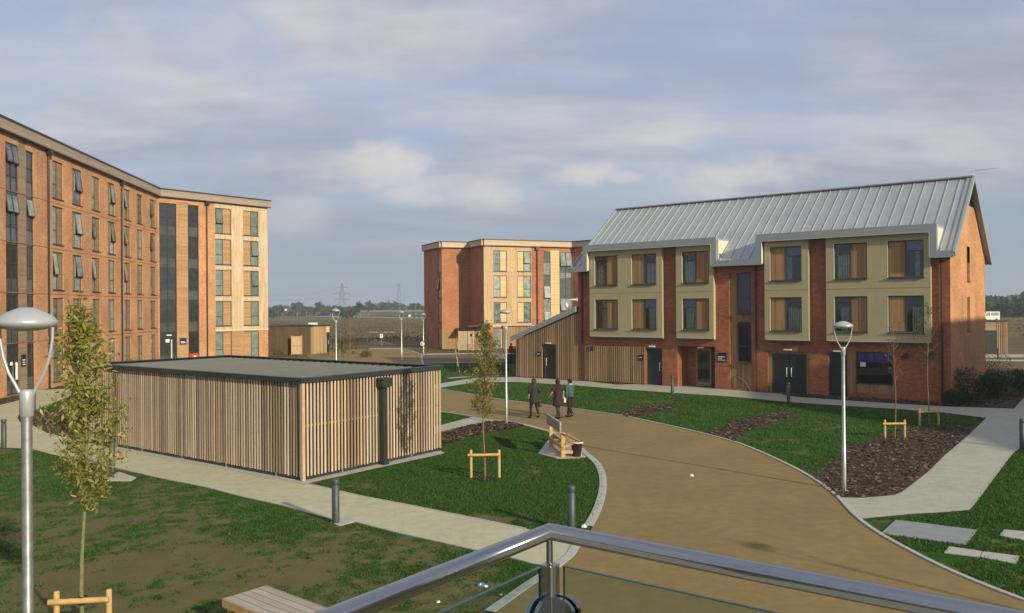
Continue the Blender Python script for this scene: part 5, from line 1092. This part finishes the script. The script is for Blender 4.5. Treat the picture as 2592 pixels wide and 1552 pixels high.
w2 = person(p, hl, 1.74, (-.36, .20), dict(leg=('dark_tights', (.05, .035, .035)), leg_r=.9, shoe=('black_shoe', (.012, .012, .012)), sleeve='short', top=('burgundy_dress', (.035, .012, .018)), top_rings=[(0, -.03, .60, .25, .19), (0, -.02, .66, .245, .185), (0, -.01, .85, .205, .16)]+top_long[3:], hair=('dark_hair', (.03, .014, .012)),
    hair_rings=[(0, -.04, 1.42, .04, .03), (0, -.05, 1.50, .07, .05), (0, -.02, 1.57, .10, .09), (0, -.005, 1.65, .105, .105), (0, 0, 1.72, .08, .085), (0, .0, 1.755, .035, .04)]),
    'person in short sleeved burgundy dress mid stride, middle of three walkers', {'L': A_(-1, .30, -.03, 1.16, .34, .12, 1.0), 'R': A_(1, .27, -.06, 1.16, .27, .03, .92)})
p = G(1443, 1058)
w3 = person(p, hl+.25, 1.72, (-.22, .22), dict(leg=('black_trousers', (.012, .013, .015)), leg_r=1.25, shoe=('black_shoe', (.012, .012, .012)), sleeve='long', top=('teal_hoodie', (.035, .105, .095)), top_rings=[(0, 0, .93, .17, .135), (0, 0, .97, .185, .145), (0, 0, 1.1, .185, .14), (0, 0, 1.26, .205, .145), (0, 0, 1.38, .20, .13), (0, -.02, 1.46, .13, .10), (0, -.01, 1.50, .07, .07)], hair=('black_hair', (.015, .01, .01)),
    hair_rings=[(0, -.03, 1.53, .07, .06), (0, -.015, 1.58, .095, .09), (0, -.005, 1.66, .10, .105), (0, .0, 1.715, .08, .085), (0, .005, 1.74, .03, .03)]),
    'person in teal hooded top and black trousers, rightmost of three walkers', {'L': A_(-1, .25, -.04, 1.14, .20, .02, .87), 'R': A_(1, .23, .02, 1.14, .14, .16, 1.02)})
MB().rings([(0, -.03, 1.44, .10, .08), (0, -.035, 1.49, .085, .075), (0, -.02, 1.52, .075, .07)], 14).build('collar', cloth('pale_collar', (.55, .55, .53)), w3)
def bag(p, off, hd, w, h, d, mat, lab, strap):
    F = Matrix.Translation((p[0], p[1], 0)) @ Matrix.Rotation(hd, 4, 'Z') @ Matrix.Translation(off); T = root('handbag', tuple(F.translation), 0, lab, 'bag')
    m = MB(); m.yprism([(-w/2, 0), (w/2, 0), (w/2*.85, h), (-w/2*.85, h)], -d/2, d/2); m.build('body', mat, T, F @ Matrix.Rotation(R(90), 4, 'Z')); MB().tube(strap, .010, 6).build('strap', mat, T, F)
bag(G(1352, 1060), (.27, .02, .50), hl, .26, .26, .10, cloth('brown_leather', (.085, .04, .025)), 'brown shoulder bag hanging beside the person with long hair', [(0, .08, .25), (-.02, .05, .6), (-.10, .0, .96)])
bag(G(1412, 1062), (.33, .04, .72), hl, .22, .20, .09, cloth('cream_leather', (.62, .56, .38)), 'cream handbag held by the person in burgundy dress', [(0, .07, .19), (-.03, .03, .3), (-.03, -.05, .28), (0, -.07, .19)])
for px, py, Y, H, lab in ((1293, 869, 72, 1.7, 'distant person in dark red jacket, left of the timber lean-to'), (1302, 876, 71.5, 1.45, 'shorter distant person in red close to the lean-to corner')):
    person((at(px, Y), Y), 2.5, H, (.1, -.1), dict(leg=('black_trousers', (.012, .013, .015)), leg_r=1.2, shoe=('black_shoe', (.012, .012, .012)), sleeve='long', top=('dark_red_jacket', (.16, .015, .02)), top_rings=[(0, 0, .88, .17, .135), (0, 0, .97, .185, .145), (0, 0, 1.1, .185, .14), (0, 0, 1.26, .205, .145), (0, 0, 1.38, .20, .13), (0, -.02, 1.46, .13, .10), (0, -.01, 1.50, .07, .07)], hair=('dark_hair', (.03, .014, .012)),
        hair_rings=[(0, -.03, 1.53, .07, .06), (0, -.015, 1.58, .095, .09), (0, -.005, 1.66, .10, .105), (0, .0, 1.715, .08, .085), (0, .005, 1.74, .03, .03)]), lab, {'L': A_(-1, .25, .02, 1.14, .20, .12, .9), 'R': A_(1, .25, .02, 1.14, .20, .12, .9)})
tag(MB().box(at(1283, 70), at(1312, 70), 70, 71.2, .0, .85).build('planter', M['darkmetal']), 'low dark planter box in front of distant people in red', 'planter')
# ============================================================ distance
def far_tree(px, Y, w, h, n, label, seed, mat='leaffar', sq=.7, ln=None):
    x = at(px, Y); T = root('tree', (x, Y, 0), 0, label, 'tree', 'trees on the far horizon'); rs = np.random.RandomState(seed); k = 9; C = []
    cs = [(rs.uniform(-.36, .36)*w, rs.uniform(-.3, .3)*w, h*rs.uniform(.38, .82), rs.uniform(.16, .26)*w) for _ in range(k)]
    for _ in range(n):
        cx, cy, cz, r = cs[rs.randint(k)]; d = rs.normal(size=3); d /= np.linalg.norm(d); rr = r*rs.uniform(.2, 1.0)**.5; C.append([cx+d[0]*rr, cy+d[1]*rr, max(h*.05, cz+d[2]*rr*sq)])
    m = MB(); m.tube([(0, 0, 0), (0, 0, h*.6)], [w*.04, w*.015], 6, False); [m.tube([(0, 0, h*.3), (c[0], c[1], c[2])], [w*.02, w*.006], 5, False) for c in cs]; m.build('trunk', M['bark'], T)
    l = ln or w*.11; leaves('crown', C, l, l*.8, M[mat], T, 0, seed)
def px2m(p, Y): return p*Y/CF
for i, (px, top, Y, wpx, lab) in enumerate(((752, 757, 520, 34, 'round horizon tree, first right of tall hall'), (703, 764, 480, 26, 'thin horizon tree nearest the tall hall corner'), (776, 768, 540, 26, 'low horizon tree between two rounder ones'), (800, 758, 520, 36, 'horizon tree left of the large pylon'), (836, 772, 560, 34, 'low bush like tree at foot of large pylon'), (912, 750, 430, 36, 'broad twin topped horizon tree right of large pylon'), (932, 756, 440, 28, 'horizon tree joined to right side of twin topped one'), (972, 764, 620, 50, 'long low tree clump before the thin pylon'), (1010, 766, 640, 44, 'low tree clump at foot of thin pylon'), (1058, 766, 520, 44, 'tree clump beside the distant block wall'), (880, 779, 380, 60, 'hedge like tree behind the white van'), (690, 778, 420, 50, 'low dark trees beside tall hall edge'), (1035, 772, 600, 36, 'small tree between the two distant clumps'))):
    h = CH+(781-top)/CF*Y; far_tree(px, Y, px2m(wpx, Y), h, 700, lab, 20+i)
for i, (px, top, Y, wpx) in enumerate(((2505, 753, 330, 60), (2560, 755, 340, 70), (2625, 752, 330, 70), (2535, 770, 300, 70), (2600, 772, 300, 80))):
    far_tree(px, Y, px2m(wpx, Y), CH+(771-top)/CF*Y+.5, 1500, ['dark tree right behind the white van at right edge', 'dark woodland tree second right of the gable', 'dark tree at extreme right edge', 'low dark tree in front of the woodland by van roof', 'low dark tree at right edge of woodland'][i], 60+i, 'leafdark', .6)
# far wood as one mass
def wood():
    rs = np.random.RandomState(5); C = []
    for _ in range(9000):
        px = rs.uniform(640, 1110); Y = rs.uniform(560, 700); C.append([at(px, Y), Y, rs.uniform(0, 1)**.8*(4.5+2.2*noise.noise(Vector((px*.03, 0, 0))))])
    for _ in range(6000):
        px = rs.uniform(2440, 2900); Y = rs.uniform(310, 350); C.append([at(px, Y), Y, rs.uniform(0, 6.5)])
    o = leaves('far_woodland', C, 3.2, 2.6, M['leaffar'], None, 0, 5); tag(o, 'low band of woodland along the horizon', None, None, 'stuff')
    C = []
    for _ in range(9000):
        px = rs.uniform(640, 1110) if rs.rand() < .8 else rs.uniform(2470, 2700); t = rs.rand(); Y = 85+260*t; C.append([at(px, Y), Y, rs.uniform(-.1, .05)])
    C = [c for c in C if not (c[1] < 118 and at(905, 1)*c[1] < c[0])]
    o = leaves('rough_grass', C, .4, .25, M['leafbrown'], None, -.6, 6); tag(o, 'rough brown grass and scrub over the open field', None, None, 'stuff')
wood()
# far roads, barrier, cars
GREY = surf('far_road', (.30, .27, .24), (.26, .24, .22), 2)
flat('road', [G(640, 791), G(729, 791), G(761, 798.5), G(798, 801.5), G(850, 802.5), G(1100, 806), G(1100, 803.5), G(850, 800), G(800, 798.5), G(765, 795), G(735, 789.5), G(640, 789.5)], .01, GREY)
kerb([G(p, q) for p, q in ((640, 791.5), (729, 791.5), (761, 799), (798, 802), (850, 803), (1100, 807))], .6, .2); kerb(PG([(930, 841.5), (1000, 841.5)]), .3, .12)
tag(MB().beam((at(907, 500), 500, 3.3), (at(1110, 430), 430, 3.6), .6, 1.1).build('road_barrier', M['whitesh']), 'pale concrete barrier along distant raised road', 'barrier')
struct('embankment', MB().add([(at(895, 505), 505, 0), (at(1120, 425), 425, 0), (at(1120, 432), 432, 3.1), (at(905, 512), 512, 2.8), (at(905, 530), 530, 2.8), (at(1120, 450), 450, 3.1)], [(0, 1, 2, 3), (3, 2, 5, 4)]), plain('verge', (.14, .11, .05), .9))
def car(px, py, L, H, mat, lab, cat, name, van=False, rz=0):
    x, y = G(px, py); T = root(name, (x, y, 0), rz, lab, cat, None)
    b = [(-L/2, .35), (L/2, .35), (L/2, .9), (L*.42, H*.62), (L*.28, H*.66), (L*.14, H), (-L*.3, H), (-L*.47, H*.66), (-L/2, .9)] if not van else [(-L/2, .35), (L/2, .35), (L/2, 1.1), (L*.42, 1.4), (L*.32, H), (-L/2, H)]
    MB().yprism(b, -.85, .85).build('body', mat, T); wn = [(L*.14, H*.94), (-L*.28, H*.94), (-L*.4, H*.7), (L*.26, H*.7)] if not van else [(L*.30, H*.93), (L*.16, H*.93), (L*.16, H*.6), (L*.38, H*.6)]
    MB().yprism(wn, -.87, .87).build('window', M['stairglass'], T)
    for s in (-.32, .32):
        m = MB(); m.tube([(s*L, -.9, .33), (s*L, -.7, .33)], .33, 12).tube([(s*L, .7, .33), (s*L, .9, .33)], .33, 12); m.build('wheel', M['pipe'], T)
car(916, 800.5, 5.4, 2.6, M['white'], 'white van on distant road, left of red car', 'van', 'delivery_van', True); car(994, 800.5, 4.2, 1.5, M['red'], 'small red car on distant road', 'car', 'parked_car'); car(972, 801, 4.2, 1.5, M['signdark'], 'dark car between white van and red car', 'car', 'parked_car')
x = at(2503, 235); T = root('delivery_van', (x, 235, 0), 3.14, 'pale van showing its cab above the small store at right edge', 'van')
MB().yprism([(-2.6, .4), (2.6, .4), (2.6, 1.3), (1.9, 1.35), (1.3, 2.75), (-2.6, 2.75)], -.95, .95).build('body', M['white'], T, None); MB().yprism([(1.1, 2.55), (.2, 2.55), (.2, 1.5), (1.6, 1.5)], -.97, .97).box(-.1, -2.3, -.97, .97, 1.6, 2.5).build('window', M['paneA'], T)
for s in (-1.6, 1.6): MB().tube([(s, -1, .4), (s, -.75, .4)], .4, 12).tube([(s, .75, .4), (s, 1, .4)], .4, 12).build('wheel', M['pipe'], T)
# lamp columns beside the far road
c_ = None
for px, tp, bs_, lab in ((956, 762, 798, 'far road lamp left of thin pylon'), (940, 765, 798, 'faint far road lamp behind broad tree'), (1029, 764, 800, 'far road lamp with dark head, right of thin pylon'), (1053, 760, 804, 'tallest far road lamp near distant block'), (1010, 769, 800, 'far road lamp at foot of thin pylon')):
    x, y = G(px, bs_); h = CH+(780-tp)/CF*y
    if c_ is None:
        c_ = bpy.data.objects.new('road_lamp', None); COL.objects.link(c_); MB().lathe([(.12, 0), (.07, .97)], 0, 0, 8).build('column', M['galv'], c_); MB().box(-1.0, 1.0, -.12, .12, .97, .99).build('lantern', M['lamphead'], c_); o = c_
    else: o = copy_tree(c_)
    place(o, (x, y, 0), .2, (1, 1, h), lab, 'lamp columns along the far road', 'street lamp')
# road signs
def sign_post(px, py, zc, w, h, rnd, lab, ps=True):
    x, y = G(px, py); T = root('road_sign', (x, y, 0), 0, lab, 'sign')
    if ps: MB().lathe([(.035, 0), (.035, zc+h*.4)], 0, .05, 8).build('post', M['galv'], T)
    m = MB()
    if rnd: m.tube([(0, -.13, zc), (0, -.105, zc)], w/2*1.18, 24); m.build('border', M['pipe'], T); MB().tube([(0, -.14, zc), (0, -.131, zc)], w/2*.88, 24).build('face', M['white'], T); MB().box(-.10, -.03, -.147, -.141, zc-.12, zc+.12).box(-.03, .06, -.147, -.141, zc+.08, zc+.12).box(-.03, .06, -.147, -.141, zc-.12, zc-.08).build('lettering', M['pipe'], T)
    else: m.box(-w/2*1.15, w/2*1.15, -.1, -.08, zc-h/2*1.15, zc+h/2*1.15); m.build('border', M['pipe'], T); MB().box(-w/2, w/2, -.11, -.101, zc-h/2, zc+h/2).build('face', M['white'], T); MB().box(-.04, .04, -.117, -.111, zc-.02, zc+.12).build('lettering', M['lamphead'], T)
x, y = G(1072, 900); sign_post(1070, 900.5, CH-(869-780)/CF*y, .5, .5, True, 'round white sign with dark rim fixed low on a lamp post', False)
x, y = G(966, 876); sign_post(966, 876, CH-(850-781)/CF*y, .40, .52, False, 'small white upright sign beside the far road bend')
x, y = G(724, 804); sign_post(724, 804, CH-(784.5-783)/CF*y, 1.6, 1.5, True, 'round white sign on thin post far left in the field')
x, y = G(1037, 805); sign_post(1037, 805, CH-(801-780)/CF*y+.5, 1.2, 1.2, False, 'tiny white sign on far road near the distant block')
x, y = G(790, 820); tag(MB().box(at(780, 100), at(799, 100), 100, 101, CH-(823-781)/CF*100, CH-(815.5-781)/CF*100).build('roof_unit', M['white']), 'white box unit showing above the bin store roof', 'box')
# pylons
def pylon(px, Y, top, arms, lab, w=8, hw=16):
    x = at(px, Y); zt = lambda py: CH+(780.5-py)/CF*Y; H = zt(top); T = root('electricity_pylon', (x, Y, 0), 0, lab, 'pylon', 'electricity pylons on the horizon'); m = MB(); n = 9
    wd = lambda z: w/2*(1-z/H)**1.0*1.0+.5
    for i in range(n):
        z0, z1 = H*i/n, H*(i+1)/n; a, b = wd(z0), wd(z1); t = .28
        for sx, sy in ((1, 1), (1, -1), (-1, 1), (-1, -1)): m.beam((sx*a, sy*a, z0), (sx*b, sy*b, z1), t)
        for sy in (1, -1): m.beam((-a, sy*a, z0), (b, sy*b, z1), t*.6); m.beam((a, sy*a, z0), (-b, sy*b, z1), t*.6); m.beam((-b, sy*b, z1), (b, sy*b, z1), t*.5)
    m.build('tower', M['galvd'], T)
    for py, hwp in arms:
        z = zt(py); L = px2m(hwp, Y); b = MB(); [b.beam((s*.6, 0, z+1.6), (s*L, 0, z), .3).beam((s*.6, 0, z), (s*L, 0, z), .3).beam((s*L, 0, z), (s*L, 0, z-2.2), .25) for s in (-1, 1)]; b.build('crossarm', M['galvd'], T)
    return T
M['galvd'] = plain('weathered_steel', (.16, .17, .18), .7, .3)
pylon(866, 900, 716, ((727, 16), (742, 21), (757, 20)), 'large lattice pylon with three pairs of arms', 9); pylon(1010, 1150, 718, ((721, 5),), 'thin pylon farther off near the distant block', 8)
wr = MB()
for z0, dx in ((727, -16), (727, 16), (742, -21), (742, 21), (757, 20)):
    za = CH+(780-z0)/CF*900; x0 = at(866, 900)+px2m(dx, 900); xe = at(600, 1000); pts = [(x0+(xe-x0)*t, 900+100*t, za-26*t*(1-t)) for t in np.linspace(0, 1, 12)]; wr.tube(pts, .05, 4, False)
tag(wr.build('power_line', M['galvd']), 'thin power lines sagging left from large pylon', 'cable')
# ============================================================ air
m, nt, b, o = NT('haze_air'); nt.nodes.remove(b); v = nt.nodes.new('ShaderNodeVolumePrincipled'); v.inputs['Density'].default_value = .00042; v.inputs['Color'].default_value = (.80, .88, 1, 1); v.inputs['Anisotropy'].default_value = .0; nt.links.new(v.outputs[0], o.inputs['Volume'])
hz = MB().box(-1500, 1500, -200, 1600, -1.5, 62).build('haze', m, None, None, False); tag(hz, 'thin pale haze over the far fields', None, None, 'stuff')
SC.cycles.volume_bounces = 0
